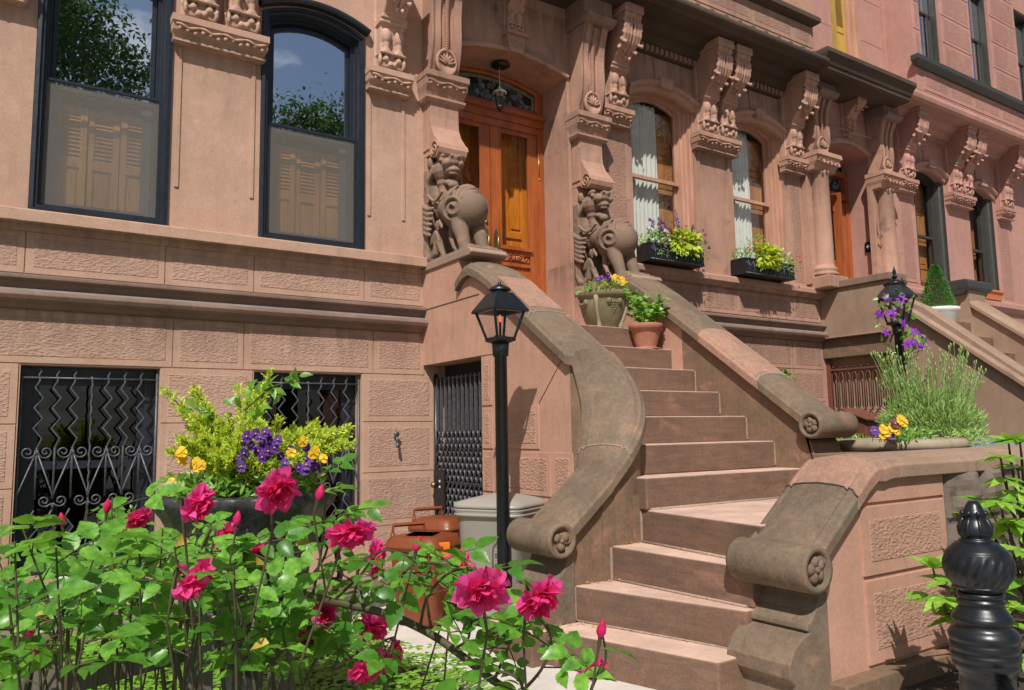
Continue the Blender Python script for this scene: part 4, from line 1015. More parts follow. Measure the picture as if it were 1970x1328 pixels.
# low outer wall: sloped newel coping, then level run to the right
YI2,YO2=3.93,4.42; W2=YO2-YI2
def zo(x):
    if x<3.62: return .80
    if x<4.20: return .815+.775*(x-3.63)
    if x<4.42: return [1.24,1.245,1.245][min(2,int((x-4.2)/.08))]
    return 1.245
CP2=[(o*W2/W,dz*.95) for o,dz in CP]
xs1=[3.60,3.66,3.75,3.85,3.98]; xs2=[3.98,4.10,4.19,4.26,4.32,4.42]
def bend_out(x): return ((x,YI2),(x,YO2),zo(x))
mb=MB(); band(mb,[bend_out(x) for x in xs1],CP2,W2); mk('coping',mb,M['cope'],ST,org=(3.8,4.2,1),bevel=.006)
zz=[zo(3.98),zo(4.10),zo(4.17),1.228,1.241,1.245]
mb=MB(); band(mb,[((x,YI2),(x,YO2),z) for x,z in zip(xs2,zz)],CP2,W2); mk('coping',mb,M['copeP'],ST,org=(4.2,4.2,1.1),bevel=.006)
mb=MB(); band(mb,[((x,YI2-.06*min(1,(x-4.42))),(x,YO2),1.245) for x in (4.42,5.2,6.2,7.6,9.2)],CP2,W2); mk('coping',mb,M['tan3'],ST,org=(6,4.2,1.2),bevel=.006)
mb=MB(); mb.tube([(3.98,YI2+o,zo(3.98)+dz+.002) for o,dz in CP2[1:-1]],.0055,6); mk('mortar_joint',mb,M['dark'],ST,org=(4,4.2,1.1))
scroll_end(ST,3.585,3.92,.695,.122,.51,'y','cope',1,5)
foot(ST,3.55,3.97,4.375,.655,'cope')
mb=MB()
band(mb,[((x,YI2),(x,YO2),zo(x) if x<4.17 else 1.24) for x in (3.68,3.85,4.02,4.15,4.26,4.42,4.95)],[(.045,-99),(.045,-.09),(W2-.05,-.09),(W2-.05,-99)],W2,bottom=-.3)
for z0,z1,pk in ((1.0,1.16,False),(.60,.98,True),(.13,.58,True)):
    if pk: block(mb,4.05,4.93,z0,z1,y=YO2-.05,t=.014,m=.07,g=.003)
    else: mb.box(4.05,4.93,YO2-.05,YO2-.038,z0,z1)
mk('outer_wall',mb,[M['cheek'],M['cheekp']],ST,org=(4.3,4.2,0))
mb=MB(); mb.box(3.70,9.2,YO2-.06,YO2+.05,-.1,.11); mk('wall_plinth',mb,M['cheekd'],ST,org=(5,4.4,0),bevel=.01)
# rough quarry faced stones at the right
rs=MB(); rr=random.Random(11)
def rstone(x0,x1,z0,z1):
    nx=max(6,int((x1-x0)/.03)); nz=max(6,int((z1-z0)/.03)); sd=rr.random()*50
    def fn(u,v):
        e=min(u,1-u,v,1-v); x=x0+(x1-x0)*u; z=z0+(z1-z0)*v
        h=.075*min(1,e*5)**.6*(.45+.9*abs(noise.noise(Vector((x*4+sd,z*4,sd))))+.35*noise.noise(Vector((x*13,z*13,sd))))
        return (x,YO2-.05+h,z)
    rs.grid(fn,nx,nz,0,False)
z=.12; 
for h,xs_ in ((.34,(4.95,5.45,6.1,6.5,7.3,8.2,9.2)),(.36,(4.95,5.7,6.2,6.9,7.6,8.5,9.2)),(.36,(4.95,5.35,5.65,6.4,7.0,7.9,9.2))):
    for a,b in zip(xs_,xs_[1:]): rstone(a+.004,b-.004,z+.004,z+h-.004)
    z+=h
rs.box(4.95,9.2,3.98,YO2-.048,-.3,1.18)
mk('rubble_wall',rs,M['rough'],ST,org=(6,4.3,0))

# ---------------------------------------------------------------- carved winged lions
def lion_mb():
    """local frame: x across (0 = centre), y out from the house, z up from the pedestal"""
    mb=MB(); R=Matrix.Rotation
    E=lambda c,r,rot=None,n=14: mb.ell(c,r,rot,n)
    mb.box(-.17,.17,-.02,.10,0,1.0)
    # neck and mane
    E((0,.12,.68),(.13,.10,.22)); E((0,.20,.58),(.15,.14,.16)); E((0,.20,.80),(.092,.085,.15)); E((0,.235,.70),(.10,.09,.12))
    # head looking out to the street
    H=.085; n0=len(mb.v)
    E((0,.20,.90+H),(.118,.12,.115)); E((0,.30,.925+H),(.078,.105,.058)); E((0,.32,.862+H),(.066,.085,.036)); E((0,.375,.955+H),(.048,.035,.030))
    E((0,.305,.775+H),(.058,.075,.030),R(-.35,3,'X')); E((0,.345,.745+H),(.045,.035,.032)); E((0,.20,.80+H),(.085,.08,.06))
    for s in (-1,1):
        E((s*.050,.345,.915+H),(.040,.055,.038)); E((s*.068,.265,.985+H),(.036,.05,.024),R(.35,3,'X')); E((s*.078,.292,.957+H),(.020,.020,.017)); E((s*.118,.15,.97+H),(.028,.035,.05)); E((s*.030,.405,.965+H),(.014,.012,.012))
        for k in range(4): mb.tube([(s*.105,.20-.035*k,.93+H-.05*k),(s*(.135+.003*k),.15-.035*k,.84+H-.06*k),(s*.14,.12-.03*k,.77+H-.06*k)],[.020,.022,.010],7)
    for k in range(5): E((-.036+.018*k,.385-.004*(k-2)**2,.828+H),(.007,.009,.012),None,6)
    sc1=1.27; ca,sa=cos(.16),sin(.16)
    for i in range(n0,len(mb.v)):
        X_,Y_,Z_=mb.v[i]; X_*=sc1; Y_=(Y_-.20)*sc1; mb.v[i]=(X_*ca-Y_*sa,.20+X_*sa+Y_*ca,.945+(Z_-.96)*sc1)
    # chest and barrel: big round shoulder
    E((0,.52,.50),(.195,.255,.22),None,48); E((0,.36,.55),(.165,.20,.15),None,32); E((0,.62,.47),(.18,.20,.20),None,32)
    for j in range(4):
        y=.62+.040*j; q=sqrt(max(.05,1-((y-.52)/.258)**2)); mb.tube([(.198*q*sin(a*.13),y+.02*cos(a*.6),.50+.226*q*cos(a*.13)) for a in range(-10,11)],.017,8)
    # shoulder spiral and ruffle on both flanks
    for s in (-1,1):
        nn=Vector((s*.86,.42,-.12)).normalized(); t1=nn.cross(Vector((0,0,1))).normalized(); t2=nn.cross(t1)
        def SP(u,v,k=1.03): q=(nn+t1*u+t2*v).normalized(); return (q.x*.195*k,.52+q.y*.255*k,.50+q.z*.22*k)
        mb.tube([SP((.62-.020*i)*cos(i*.40+1.2),(.62-.020*i)*sin(i*.40+1.2),1.075) for i in range(29)],[.021]*22+[.016]*7,8)
        for k in range(6): mb.ell(SP(-.62*s*1+.16*k*s,.55+.16*sin(k*1.3),1.03),(.022,.03,.022),None,10)
        for j in range(4):
            ph=.5+.36*j; mb.tube([(s*.205*sin(a*.16+.55)*.98,.52+.10*j*.35-.05+.05*sin(a*.5+ph),.50+.24*cos(a*.16+.55)) for a in range(7)],[.006,.012,.015,.015,.013,.010,.005],7)
        mb.tube([(s*.165,.16+.035*i,.68-.05*sin(i*.5)) for i in range(8)],.018,8)
        mb.tube([(s*(.165),.10+(.05-.0022*i)*cos(i*.45),.68+(.05-.0022*i)*sin(i*.45)) for i in range(20)],.014,6)
        # wing feathers
        for k in range(6):
            z=.63-.052*k; mb.tube([(s*.165,.0,z+.03),(s*.180,.07,z-.03),(s*.190,.16,z-.07),(s*.188,.26-.012*k,z-.075)],[.020,.027,.024,.012],8)
        for k in range(6):
            a=-.9+.32*k; E((s*.175,.27+.075*sin(a)*1.0,.27+.02*cos(a)-.03),(.016,.024,.075),R(a*.7,3,'X'),8)
        for k in range(4): E((s*.172,.30+.03*k,.38-.03*(k%2)),(.016,.022,.045),R(.3*k-.4,3,'X'),8)
        # tail curl
        mb.tube([(s*.14,.02,.32),(s*.15,.04,.16),(s*.155,.10,.07),(s*.155,.18,.05),(s*.155,.25,.10),(s*.155,.27,.19),(s*.15,.23,.25),(s*.15,.20,.21)],[.03,.036,.042,.045,.042,.036,.03,.022],9)
        mb.tube([(s*.15,.27,.22),(s*.155,.32,.19),(s*.155,.37,.10),(s*.155,.42,.03)],[.03,.036,.032,.02],8)
        # front legs and paws
        mb.tube([(s*.092,.60,.36),(s*.098,.64,.26),(s*.10,.69,.16),(s*.10,.72,.07),(s*.10,.74,.03)],[.085,.080,.066,.060,.060],14)
        E((s*.095,.78,.045),(.064,.11,.045)); mb.tube([(s*.07,.42,.36),(s*.08,.44,.22),(s*.085,.50,.12),(s*.085,.60,.04)],[.03,.035,.03,.02],8)
        for k in range(4): E((s*.095-.045+.030*k,.885,.035),(.016,.028,.03),None,8)
        for k in range(7): E((s*.158,.62+.045*k,.025),(.018,.022,.025),None,8)
    mb.box(-.19,.19,0,.94,-.03,.035)
    return mb
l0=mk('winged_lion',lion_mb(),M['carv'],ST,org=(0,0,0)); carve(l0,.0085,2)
q=ORG[ST.name]; l0.location=(3.785-q[0],-(0.0-q[1]),3.10-q[2]); ORG[l0.name]=(3.785,0,3.10)
l1=l0.copy(); col.objects.link(l1); l1.location=(5.735-q[0],-(0.0-q[1]),3.04-q[2])
mb=MB(); mb.prism([(0,3.04),(.97,3.04),(1.0,3.07),(.97,3.11),(.93,3.12),(0,3.12)],'x',3.585,3.99); mk('lion_base',mb,M['carv'],ST,org=(3.78,.5,3.05),bevel=.012)
mb=MB(); mb.prism([(0,2.98),(1.0,2.98),(1.03,3.01),(1.0,3.05),(.93,3.06),(0,3.06)],'x',5.53,5.95); mk('lion_base',mb,M['carv'],ST,org=(5.7,.5,3.0),bevel=.012)

# basement gate under the stoop
GT=thing('basement_gate','black iron lattice gate under the stoop behind the bins','gate',(3.74,.55,0))
mb=MB(); xg=3.735
mb.box(3.86,3.99,-.2,1.15,-.2,2.12); mk('passage_shade_panel',mb,M['room'],GT)  # added dark panel stands in for the shade under the stoop
mb=MB()
for y in (.03,1.09): mb.tube([(xg,y,.02),(xg,y,2.02)],.02,8)
for z in (.06,.95,1.28,1.96): mb.tube([(xg,.03,z),(xg,1.09,z)],.013,6)
mk('gate_frame',mb,M['blk'],GT)
mb=MB(); n=13
for i in range(n):
    y=.07+i*.98/(n-1)
    mb.box(xg-.012,xg+.012,y-.011,y+.011,1.45,1.98)
    z=.08; pts=[]
for s in (1,-1):
    for i in range(-6,n+6):
        y0=.07+i*.98/(n-1); pts=[];
        for k in range(24):
            z=1.45-k*.06; y=y0+s*(k%2)*.0+s*k*.0408*1.0
            if .05<=y<=1.08 and z>.06: pts.append((xg+s*.010,y,z))
            else:
                if len(pts)>1: mb.tube(pts,.011 if s>0 else .009,4,sm=False)
                pts=[]
        if len(pts)>1: mb.tube(pts,.011 if s>0 else .009,4,sm=False)
mk('lattice',mb,M['iron'],GT)
mb=MB(); mb.box(xg-.04,xg-.015,.05,.26,.72,1.08); mk('lock_box',mb,M['blk'],GT,bevel=.006)
for z in (.96,.905):
    mb=MB(); mb.box(xg-.045,xg-.04,.165,.185,z,z+.02); mk('lock_rivet',mb,M['whpl'],GT,org=(xg,.17,z))
mb=MB(); mb.ell((xg-.07,.10,.93),(.03,.03,.03),None,12); mb.tube([(xg-.04,.10,.93),(xg-.07,.10,.93)],.012,8); mk('door_knob',mb,M['brass'],GT)

# ================================================================ STOOP of house 3
S3T=thing('stone_stoop','sandstone stoop of the next house with rust iron gate below','stoop',(11,1.5,0))
mb=MB(); mb.box(10.15,10.5,0,1.05,2.72,3.42); mb.box(10.08,10.52,0,1.07,2.70,2.72); mb.prism([(1.05,0),(1.05,3.25),(1.5,2.98),(3.6,1.2),(3.9,1.0),(3.9,0)],'x',10.2,10.5); mb.box(10.3,10.5,0,1.05,-.3,2.7)
mk('cheek_wall',mb,M['tan3'],S3T,bevel=.006)
mb=MB(); mb.box(10.16,10.45,.0,1.08,2.42,2.70); mk('lintel_stone',mb,M['cheekd'],S3T,bevel=.01)
mb=MB(); mb.box(10.11,10.55,.04,1.12,3.42,3.52); mk('landing_cap',mb,M['belt'],S3T,bevel=.01)
def slant(x0,x1,zt,mat,ya=1.08,yb=3.9):
    mb=MB(); k=.80; stn=[((x0,y),(x1,y),zt-k*(y-ya)) for y in (ya,ya+.5,(ya+yb)/2,yb)]
    w=x1-x0; P=[(0,-.10),(0,-.04),(.03,0),(.07,0),(.08,-.02),(.10,0),(w/2,.02),(w-.10,0),(w-.08,-.02),(w-.07,0),(w-.03,0),(w,-.04),(w,-.10)]
    band(mb,stn,P,w); mk('coping',mb,M[mat],S3T,bevel=.006)
slant(10.12,10.56,3.22,'tan3'); slant(11.95,12.45,3.25,'tan3',1.25)
mb=MB(); mb.prism([(0,0),(0,3.1),(1.25,3.14),(3.9,1.03),(3.9,0)],'x',12.0,12.4); mb.box(11.95,12.42,.75,1.25,2.5,3.40); mk('cheek_wall',mb,M['tan3'],S3T)
mb=MB(); mb.cornice(11.9,12.5,[(.52,3.56),(.56,3.52),(.56,3.44),(.50,3.40),(.45,3.34)],.1,.75); mk('pier_cap',mb,M['gren'],S3T,bevel=.008)
for i in range(14):
    z=3.42-.25*i; ya=.43+.27*i if i else 0
    if z>.2:
        mb=MB(); mb.box(10.5,12.0,ya-.01,.70+.27*i,z-.26,z); mk('step',mb,M['step'],S3T,bevel=.01)
mb=MB(); mb.prism([(0,0),(3.9,0),(3.4,.3),(.7,2.8),(0,3.0)],'x',10.5,12.0); mk('stair_mass',mb,M['cheekd'],S3T)
G3=thing('basement_gate','red brown iron gate of arched bars and lattice under the next stoop','gate',(10.2,.55,0))
mb=MB(); xg=10.24
mb.box(10.305,10.33,.0,1.05,-.1,2.42); mk('passage_shade_panel',mb,M['room'],G3)  # dark backing panel, painted in place of shade behind the bars
mb=MB(); 
for y in (.035,1.04): mb.box(xg-.025,xg+.025,y-.03,y+.03,0,2.36)
mb.box(xg-.02,xg+.02,.03,1.04,2.24,2.265); mb.box(xg-.02,xg+.02,.03,1.04,1.0,1.04)
for i in range(9): mb.ell((xg,.1+i*.11,2.30),(.012,.02,.03),None,8)
mk('gate_frame',mb,M['rust'],G3)
mb=MB(); n=9
for i in range(n):
    y=.11+i*.105
    mb.tube([(xg,y-.035,1.72),(xg,y-.035,2.16),(xg,y-.02,2.20),(xg,y,2.215),(xg,y+.02,2.20),(xg,y+.035,2.16),(xg,y+.035,1.72)],.008,5)
for s in (1,-1):
    for i in range(-10,n+12):
        pts=[]
        for k in range(12):
            y=.075+i*.105/1+s*k*.0525; z=1.72-k*.062
            if .06<=y<=1.02: pts.append((xg+s*.006,y,z))
        if len(pts)>1: mb.tube(pts,.009,4,sm=False)
mk('lattice',mb,M['rust'],G3)
# ================================================================ STREET FURNITURE, BINS, POTS
def lamp_post(label,x,y,h=2.0,sc_=1.0,z0=0,hexa=False):
    L=thing('lamp_post',label,'street lamp',(x,y,z0))
    mb=MB(); mb.lathe([(.085,0),(.085,.05),(.06,.08),(.048,.12),(.046,h-.04),(.058,h-.035),(.064,h+.07),(.05,h+.075),(.05,h+.09)],x,y,z0,22); mk('post',mb,M['blk'],L)
    n=6 if hexa else 4; z=z0+h+.085; s=sc_; a0=pi/4 if n==4 else 0
    rb,rt,hh=.105*s,.185*s,.215*s*(1.35 if hexa else 1)
    def ring(r,zz): return [(x+r*cos(a0+2*pi*i/n),y+r*sin(a0+2*pi*i/n),zz) for i in range(n)]
    mb=MB()
    for i in range(n):
        a=ring(rb,z+.01)[i]; b=ring(rt,z+hh)[i]; mb.tube([a,b],.011*s,6)
        a2=ring(rb,z+.01)[(i+1)%n]; b2=ring(rt,z+hh)[(i+1)%n]; mb.tube([a,a2],.010*s,6); mb.tube([b,b2],.010*s,6)
    P=[(rb+.012,-.01),(rb+.012,.012)]
    def fr(r0,za,r1,zb):
        A=ring(r0,za);B=ring(r1,zb)
        for i in range(n): mb.quad(A[i],A[(i+1)%n],B[(i+1)%n],B[i])
    fr(.05*s,z-.03,rb+.012,z-.008); fr(rb+.012,z-.008,rb+.012,z+.012); mb.add(ring(rb+.01,z+.012),[tuple(range(n))])
    fr(rt+.035,z+hh-.012,rt+.035,z+hh+.004); fr(rt+.035,z+hh+.004,rt*.55,z+hh+.135*s); fr(rt*.9,z+hh-.012,rt+.035,z+hh-.012)
    mb.add(ring(rt*.55,z+hh+.135*s),[tuple(range(n))])
    if hexa: fr(rt*.62,z+hh+.135*s,rt*.66,z+hh+.16*s)
    mb.lathe([(.062*s,0),(.062*s,.012),(.085*s,.018),(.080*s,.035),(.03*s,.062),(.012*s,.07),(.012*s,.085),(.0,.088)],x,y,z+hh+.135*s,20)
    if hexa: mb.lathe([(.02,.08),(.035,.10),(.012,.12),(.022,.15),(.004,.22)],x,y,z+hh+.135*s,10)
    mk('lantern_frame',mb,M['blk'],L,bevel=.002)
    mb=MB(); A=ring(rb,z+.014);B=ring(rt-.004,z+hh-.005)
    for i in range(n): mb.quad(A[i],A[(i+1)%n],B[(i+1)%n],B[i])
    mk('lantern_glass',mb,M['gl3'],L,recalc=False)
    mb=MB(); mb.lathe([(.03,0),(.03,.012),(.009,.015),(.009,.12),(.0,.12)],x,y,z+.012,10); mb.tube([(x-.05,y,z+.03),(x+.05,y,z+.03)],.006,6); mk('gas_burner',mb,M['brass'],L)
    if not hexa:
        mb=MB(); mb.ell((x,y,z+.16),(.011,.011,.030),None,10); mk('flame',mb,M['flame'],L)
    return L
lamp_post('black gas lamp post with square lantern beside the grey wheeled bin',3.135,2.16,2.02,1.0)
def rsq(n=5,off=0.0): return lambda a,z:(abs(cos(a+off))**n+abs(sin(a+off))**n)**(-1/n)
def wheelie(label,x,y,h,w,mat,group=None,off=.4,lidmat=None,name='wheeled_bin'):
    B=thing(name,label,'bin',(x,y,0),group); k=w/2/1.0; rf=rsq(6,off)
    mb=MB(); mb.lathe([(k*.74,.03),(k*.76,.06),(k*.90,h*.80),(k*.93,h*.83),(k*.99,h*.835),(k*.99,h*.855),(k*.95,h*.86),(k*1.0,h*.875),(k*1.0,h*.89),(k*.9,h*.895)],x,y,0,64,rf=rf)
    mk('body',mb,M[mat],B)
    mb=MB(); mb.lathe([(k*1.0,h*.893),(k*1.0,h*.915),(k*.965,h*.925),(k*.93,h*.94),(k*.35,h*.985),(k*.05,h*1.0),(.001,h*1.0)],x,y,0,64,rf=rf)
    mb.tube([(x+k*.2,y+k*.1,h*.985),(x+k*.2,y-k*.1,h*.985)],.014,8)
    mk('lid',mb,M[lidmat or mat],B)
    # moulded recess with ribs on the side towards the path
    d=Vector((-.60,.80)); t=Vector((.80,.60)); c=Vector((x,y))+d*k*.86
    mb=MB()
    def Q(u,z,e): 
        p=c+t*u+d*(e+.065*(z/h)); return (p.x,p.y,z)
    pts=[(-.055,.30),(-.055,h*.62),(-.045,h*.66),(-.02,h*.68),(.02,h*.68),(.045,h*.66),(.055,h*.62),(.055,.30)]
    mb.tube([Q(u,z,.004) for u,z in pts],.006,6)
    for z in (h*.50,h*.53,h*.58,h*.60,.33): mb.tube([Q(-.04,z,.005),Q(0,z-.008,.007),Q(.04,z,.005)],.0035,5)
    mk('moulded_emblem',mb,M[mat],B)
    for s in (-1,1):
        mb=MB(); mb.lathe([(.0,0),(.085,0),(.10,.01),(.10,.045),(.085,.055),(.0,.055)],x+s*k*.86-.027,y-.1,.10,20,ax='x'); mk('wheel',mb,M['blk'],B,org=(x+s*k*.86,y-.1,.1))
    mb=MB(); mb.tube([(x-k*.75,y-k*.85,h*.87),(x-k*.75,y-k*1.12,h*.90),(x+k*.75,y-k*1.12,h*.90),(x+k*.75,y-k*.85,h*.87)],.016,8); mk('handle',mb,M[mat],B)
    return B
wheelie('tall taupe plastic wheeled bin with domed lid between the gate and the newel',3.33,1.84,.97,.60,'grbin',off=.5)
def compost(label,x,y,h=.66,w=.50,rot=.45,latch=True):
    B=thing('compost_bin',label,'bin',(x,y,0),'brown lidded bins by the basement gate'); k=w/2; rf=rsq(6,rot)
    mb=MB(); mb.lathe([(k*.66,.02),(k*.70,.05),(k*.84,h*.80),(k*.84,h*.84),(k*.98,h*.85),(k*1.0,h*.86)],x,y,0,64,rf=rf); mk('body',mb,M['brbin'],B)
    mb=MB(); mb.lathe([(k*1.0,h*.86),(k*1.02,h*.90),(k*.96,h*.915),(k*.94,h*.95),(k*.88,h*.965),(k*.86,h*.99),(k*.70,h*1.0),(.001,h*1.005)],x,y,0,64,rf=rf); mk('lid',mb,M['brbin'],B)
    mb=MB(); c=Vector((x,y)); t=Vector((.83,.10)).normalized(); n=Vector((-t.y,t.x)); b=c-n*k*.55-t*k*.35
    P=[b-t*.13,b-t*.125,b+t*.125,b+t*.13]
    z1=h*.93;z2=h*.93+.115
    mb.tube([(P[0].x,P[0].y,z1),(P[1].x,P[1].y,z2),(P[2].x,P[2].y,z2),(P[3].x,P[3].y,z1)],.019,4,sm=False)
    mb.tube([(P[0].x-n.x*.03,P[0].y+.03,z1-.03),(P[0].x,P[0].y,z1+.05)],.02,6)
    mk('handle',mb,M['brbin'],B,bevel=.004)
    if latch:
        d=Vector((-.22,.97)); t=Vector((.97,.22)); p=c+d*k*1.06+t*.07
        mb=MB(); vs=[]
        for z,e in ((h*.78,.012),(h*.95,.02)):
            for u,f in ((-.045,0),(.045,0),(.045,-.03),(-.045,-.03)): q=p+t*u+d*(e+f); vs.append((q.x,q.y,z))
        mb.add(vs,[(0,1,2,3),(4,5,6,7),(0,1,5,4),(1,2,6,5),(2,3,7,6),(3,0,4,7)]); mk('latch',mb,M['orng'],B,bevel=.006)
        mb=MB(); mb.lathe([(.001,0),(k*.60,0)],x-.02,y,h*1.005+.004,4,rf=None,sm=False); mk('sticker',mb,M['orl'],B,recalc=False)
        mb=MB(); p2=c+Vector((.15,.99))*k*.80; mb.tube([(p2.x+.06+.03*cos(a*.5),p2.y+.018,.42+.03*sin(a*.5)) for a in range(14)],.004,5); mb.box(p2.x+.0,p2.x+.12,p2.y+.012,p2.y+.016,.475,.483); mk('recycling_mark',mb,M['whpl'],B)
    for s in (-1,1):
        mb=MB(); mb.lathe([(0,0),(.05,0),(.05,.03),(0,.03)],x+s*k*.7-.015,y-.1,.05,16,ax='x'); mk('wheel',mb,M['blk'],B,org=(x+s*k*.7,y-.1,.05))
compost('brown plastic compost bin with orange latch and sticker on its lid',2.85,1.50,.66,.50,.5)
compost('second brown compost bin standing behind, nearer the basement gate',3.28,.98,.72,.46,.5,False)
for x,y in ((8.9,2.55),(9.75,2.45)): wheelie('grey lidded bin behind the low wall, %s'%('nearer the lavender' if x<9.3 else 'farther right of the pair'),x,y,1.28,.66,'grpl','grey bins behind the low wall',.0,name='refuse_bin')

def pot(label,x,y,z,r,h,mat,name='flower_pot',group=None):
    P=thing(name,label,'plant pot',(x,y,z),group)
    mb=MB(); mb.lathe([(r*.86,.0),(r*.88,.012),(r*.60,.013),(r*.62,.03),(r*.88,h*.74),(r*.89,h*.76),(r*1.0,h*.77),(r*1.02,h*.98),(r*1.0,h),(r*.92,h),(r*.90,h*.9),(.001,h*.9)],x,y,z,32); mk('pot',mb,M[mat],P)
    return P
# stone urn planter on the landing
UP_=thing('urn_planter','mossy cast stone urn with grape relief standing on the stoop step','planter',(5.03,1.13,2.42))
mb=MB(); mb.lathe([(.125,.0),(.135,.02),(.155,.05),(.19,.11),(.218,.19),(.230,.26),(.232,.29),(.25,.30),(.262,.32),(.262,.345),(.25,.36),(.22,.36),(.21,.33),(.001,.32)],5.03,1.13,2.42,40); mk('bowl',mb,M['urn'],UP_)
for k in range(4):
    mb=MB(); a=pi/4+k*pi/2+.25; pts=[]
    for r,z in ((.242,.31),(.236,.24),(.222,.16),(.190,.08),(.160,.03),(.172,.0)): pts.append((5.03+r*cos(a)*.98,1.13+r*sin(a)*.98,2.42+z))
    mb.tube(pts,[.026,.022,.018,.018,.022,.028],8); mk('foot_rib',mb,M['pale'],UP_,org=tuple(pts[0]))
for a in (pi/2+.25+0,pi+.25):
    mb=MB()
    for i in range(5):
        for j in range(5-i):
            u=(j-(4-i)/2)*.024; zz=.24-.022*i; r=.226-.012*i*.6
            aa=a+u/r; mb.ell((5.03+r*cos(aa)*1.0,1.13+r*sin(aa),2.42+zz),(.015,.015,.015),None,8)
    for s in (-1,1): mb.ell((5.03+.228*cos(a+s*.25),1.13+.228*sin(a+s*.25),2.42+.25),(.028,.028,.035),None,8)
    mk('grape_relief',mb,M['urn'],UP_,org=(5.03+.22*cos(a),1.13+.22*sin(a),2.6))
PT=pot('terracotta pot of bright basil standing on the stoop step',5.30,1.42,2.20,.165,.25,'terra')
# black iron urn of the front garden
UX,UY,UZ=.97,3.42,1.10
UR=thing('iron_urn','large black cast iron urn with scalloped rim in the front garden','planter',(UX,UY,0))
sc8=lambda a,z:1+.035*max(0,(z-1.06)/.1)*cos(a*16) if z>1.06 else 1
mb=MB(); mb.lathe([(.22,.0),(.22,.10),(.17,.14),(.08,.30),(.07,.42),(.11,.50),(.20,.58),(.26,.70),(.28,.88),(.31,1.02),(.345,1.09),(.375,1.135),(.385,1.17),(.37,1.185),(.33,1.16),(.32,1.11),(.001,1.11)],UX,UY,0,72,rf=sc8); mk('bowl',mb,M['castb'],UR)
for s in (-1,1):
    mb=MB(); mb.tube([(UX+s*.28,UY,.62),(UX+s*.40,UY,.66),(UX+s*.44,UY,.78),(UX+s*.42,UY,.90),(UX+s*.33,UY,.96)],.016,8)
    mb.tube([(UX+s*(.40+(.05-.002*i)*cos(i*.4)),UY,.72+(.05-.002*i)*sin(i*.4)) for i in range(20)],.010,6); mk('scroll_handle',mb,M['castb'],UR,org=(UX+s*.4,UY,.8))
mb=MB(); mb.lathe([(.001,0),(.325,0)],UX,UY,1.145,24); mk('soil',mb,M['soil'],UR)
# iron newel post in the foreground
IX,IY=3.405,5.31
IP=thing('iron_post','glossy black iron post with twisted globe and bud finial in the foreground','post',(IX,IY,0))
k=.00212
def zp(y): return 1.11-(y-965)*k*.985
PP=[(8,965),(13,972),(17,981),(21,986),(22,991),(18,996),(24,1004),(29,1014),(31,1023),(29,1031),(24,1035),(27,1038),(30,1040),(30,1043)]
mb=MB(); mb.lathe([(r*k,zp(y)) for r,y in PP],IX,IY,0,32)
for i in range(8):
    a=2*pi*i/8; mb.tube([(IX+k*r*cos(a),IY+k*r*sin(a),zp(y)) for r,y in ((17,994),(24,1003),(29,1015),(28,1028),(24,1034))],[.005,.007,.009,.008,.005],6)
    mb.ell((IX+k*21*cos(a),IY+k*21*sin(a),zp(988)),(.011,.011,.010),None,8)
mk('finial',mb,M['blk'],IP)
def tw(a,z):
    t=(z-zp(1128))/(zp(1066)-zp(1128))
    if 0<t<1: return 1+.026*sin(a*20+t*9.0)*min(1,min(t,1-t)*5)
    return 1
G=[(30,1042),(38,1046),(47,1054),(53,1060),(53.5,1062),(55,1062.5),(56,1065),(57.5,1070),(59.5,1078),(60.5,1087),(60,1097),(58,1106),(54.5,1114),(49,1122),(47,1126),(48,1128),(42,1134),(37,1139)]
R2=[]
for (r,y),(r2,y2) in zip(G,G[1:]):
    for j in range(3): R2.append((r+(r2-r)*j/3,y+(y2-y)*j/3))
R2.append(G[-1])
mb=MB(); mb.lathe([(r*k,zp(y)) for r,y in R2],IX,IY,0,176,rf=tw); mk('globe',mb,M['blk'],IP)
B2=[(37,1139),(41,1140),(41,1147),(38,1149),(38,1152),(42,1154),(42,1158),(38,1161),(40,1168),(45,1174),(46,1178),(50,1181),(53,1187),(53,1192),(49,1197),(47,1202),(55,1208),(61,1216),(62,1222),(60,1228),(58,1230),(60,1233),(61,1240),(60,1246),(57,1249),(60,1252),(60,1258),(59,1264),(56,1266),(58,1270),(57,1277),(55,1281),(52,1283),(52,1287),(48,1290),(48,1300),(48,1480)]
mb=MB(); mb.lathe([(r*k,zp(y)) for r,y in B2],IX,IY,0,48); mb.tube([(IX-.03,IY+.08,zp(1300)),(IX-.4,IY+.35,zp(1335))],.03,10); mk('shaft',mb,M['blk'],IP)
lamp_post('black lamp post with hexagonal lantern and climbing purple clematis at the next house',8.36,2.20,2.35,1.0,0.12,True)
# box on a post in the neighbouring areaway
BX=thing('metal_box','small brown metal box with sloping lid in front of the rust gate','box',(7.8,2.1,0))
mb=MB(); mb.prism([(1.95,1.33),(2.2,1.33),(2.2,1.50),(1.95,1.60)],'x',7.62,7.93); mk('box',mb,M['rust'],BX,bevel=.008,label='dark brown box')
mb=MB(); mb.prism([(1.93,1.605),(2.24,1.49),(2.24,1.505),(1.93,1.625)],'x',7.59,7.96); mk('lid',mb,M['rust'],BX); mb=MB(); mb.tube([(7.78,2.07,0),(7.78,2.07,1.34)],.03,8); mk('post',mb,M['rust'],BX)
# stone planter behind the low wall
PL=thing('stone_planter','weathered stone bowl planter behind the low stoop wall','planter',(6.45,3.22,0))
mb=MB(); mb.lathe([(.30,0),(.30,.35),(.22,.45),(.20,.75),(.26,.90),(.38,1.05),(.45,1.20),(.46,1.22),(.51,1.235),(.52,1.27),(.50,1.31),(.45,1.32),(.43,1.28),(.001,1.27)],6.47,3.22,0,40); mk('bowl',mb,M['pale'],PL)
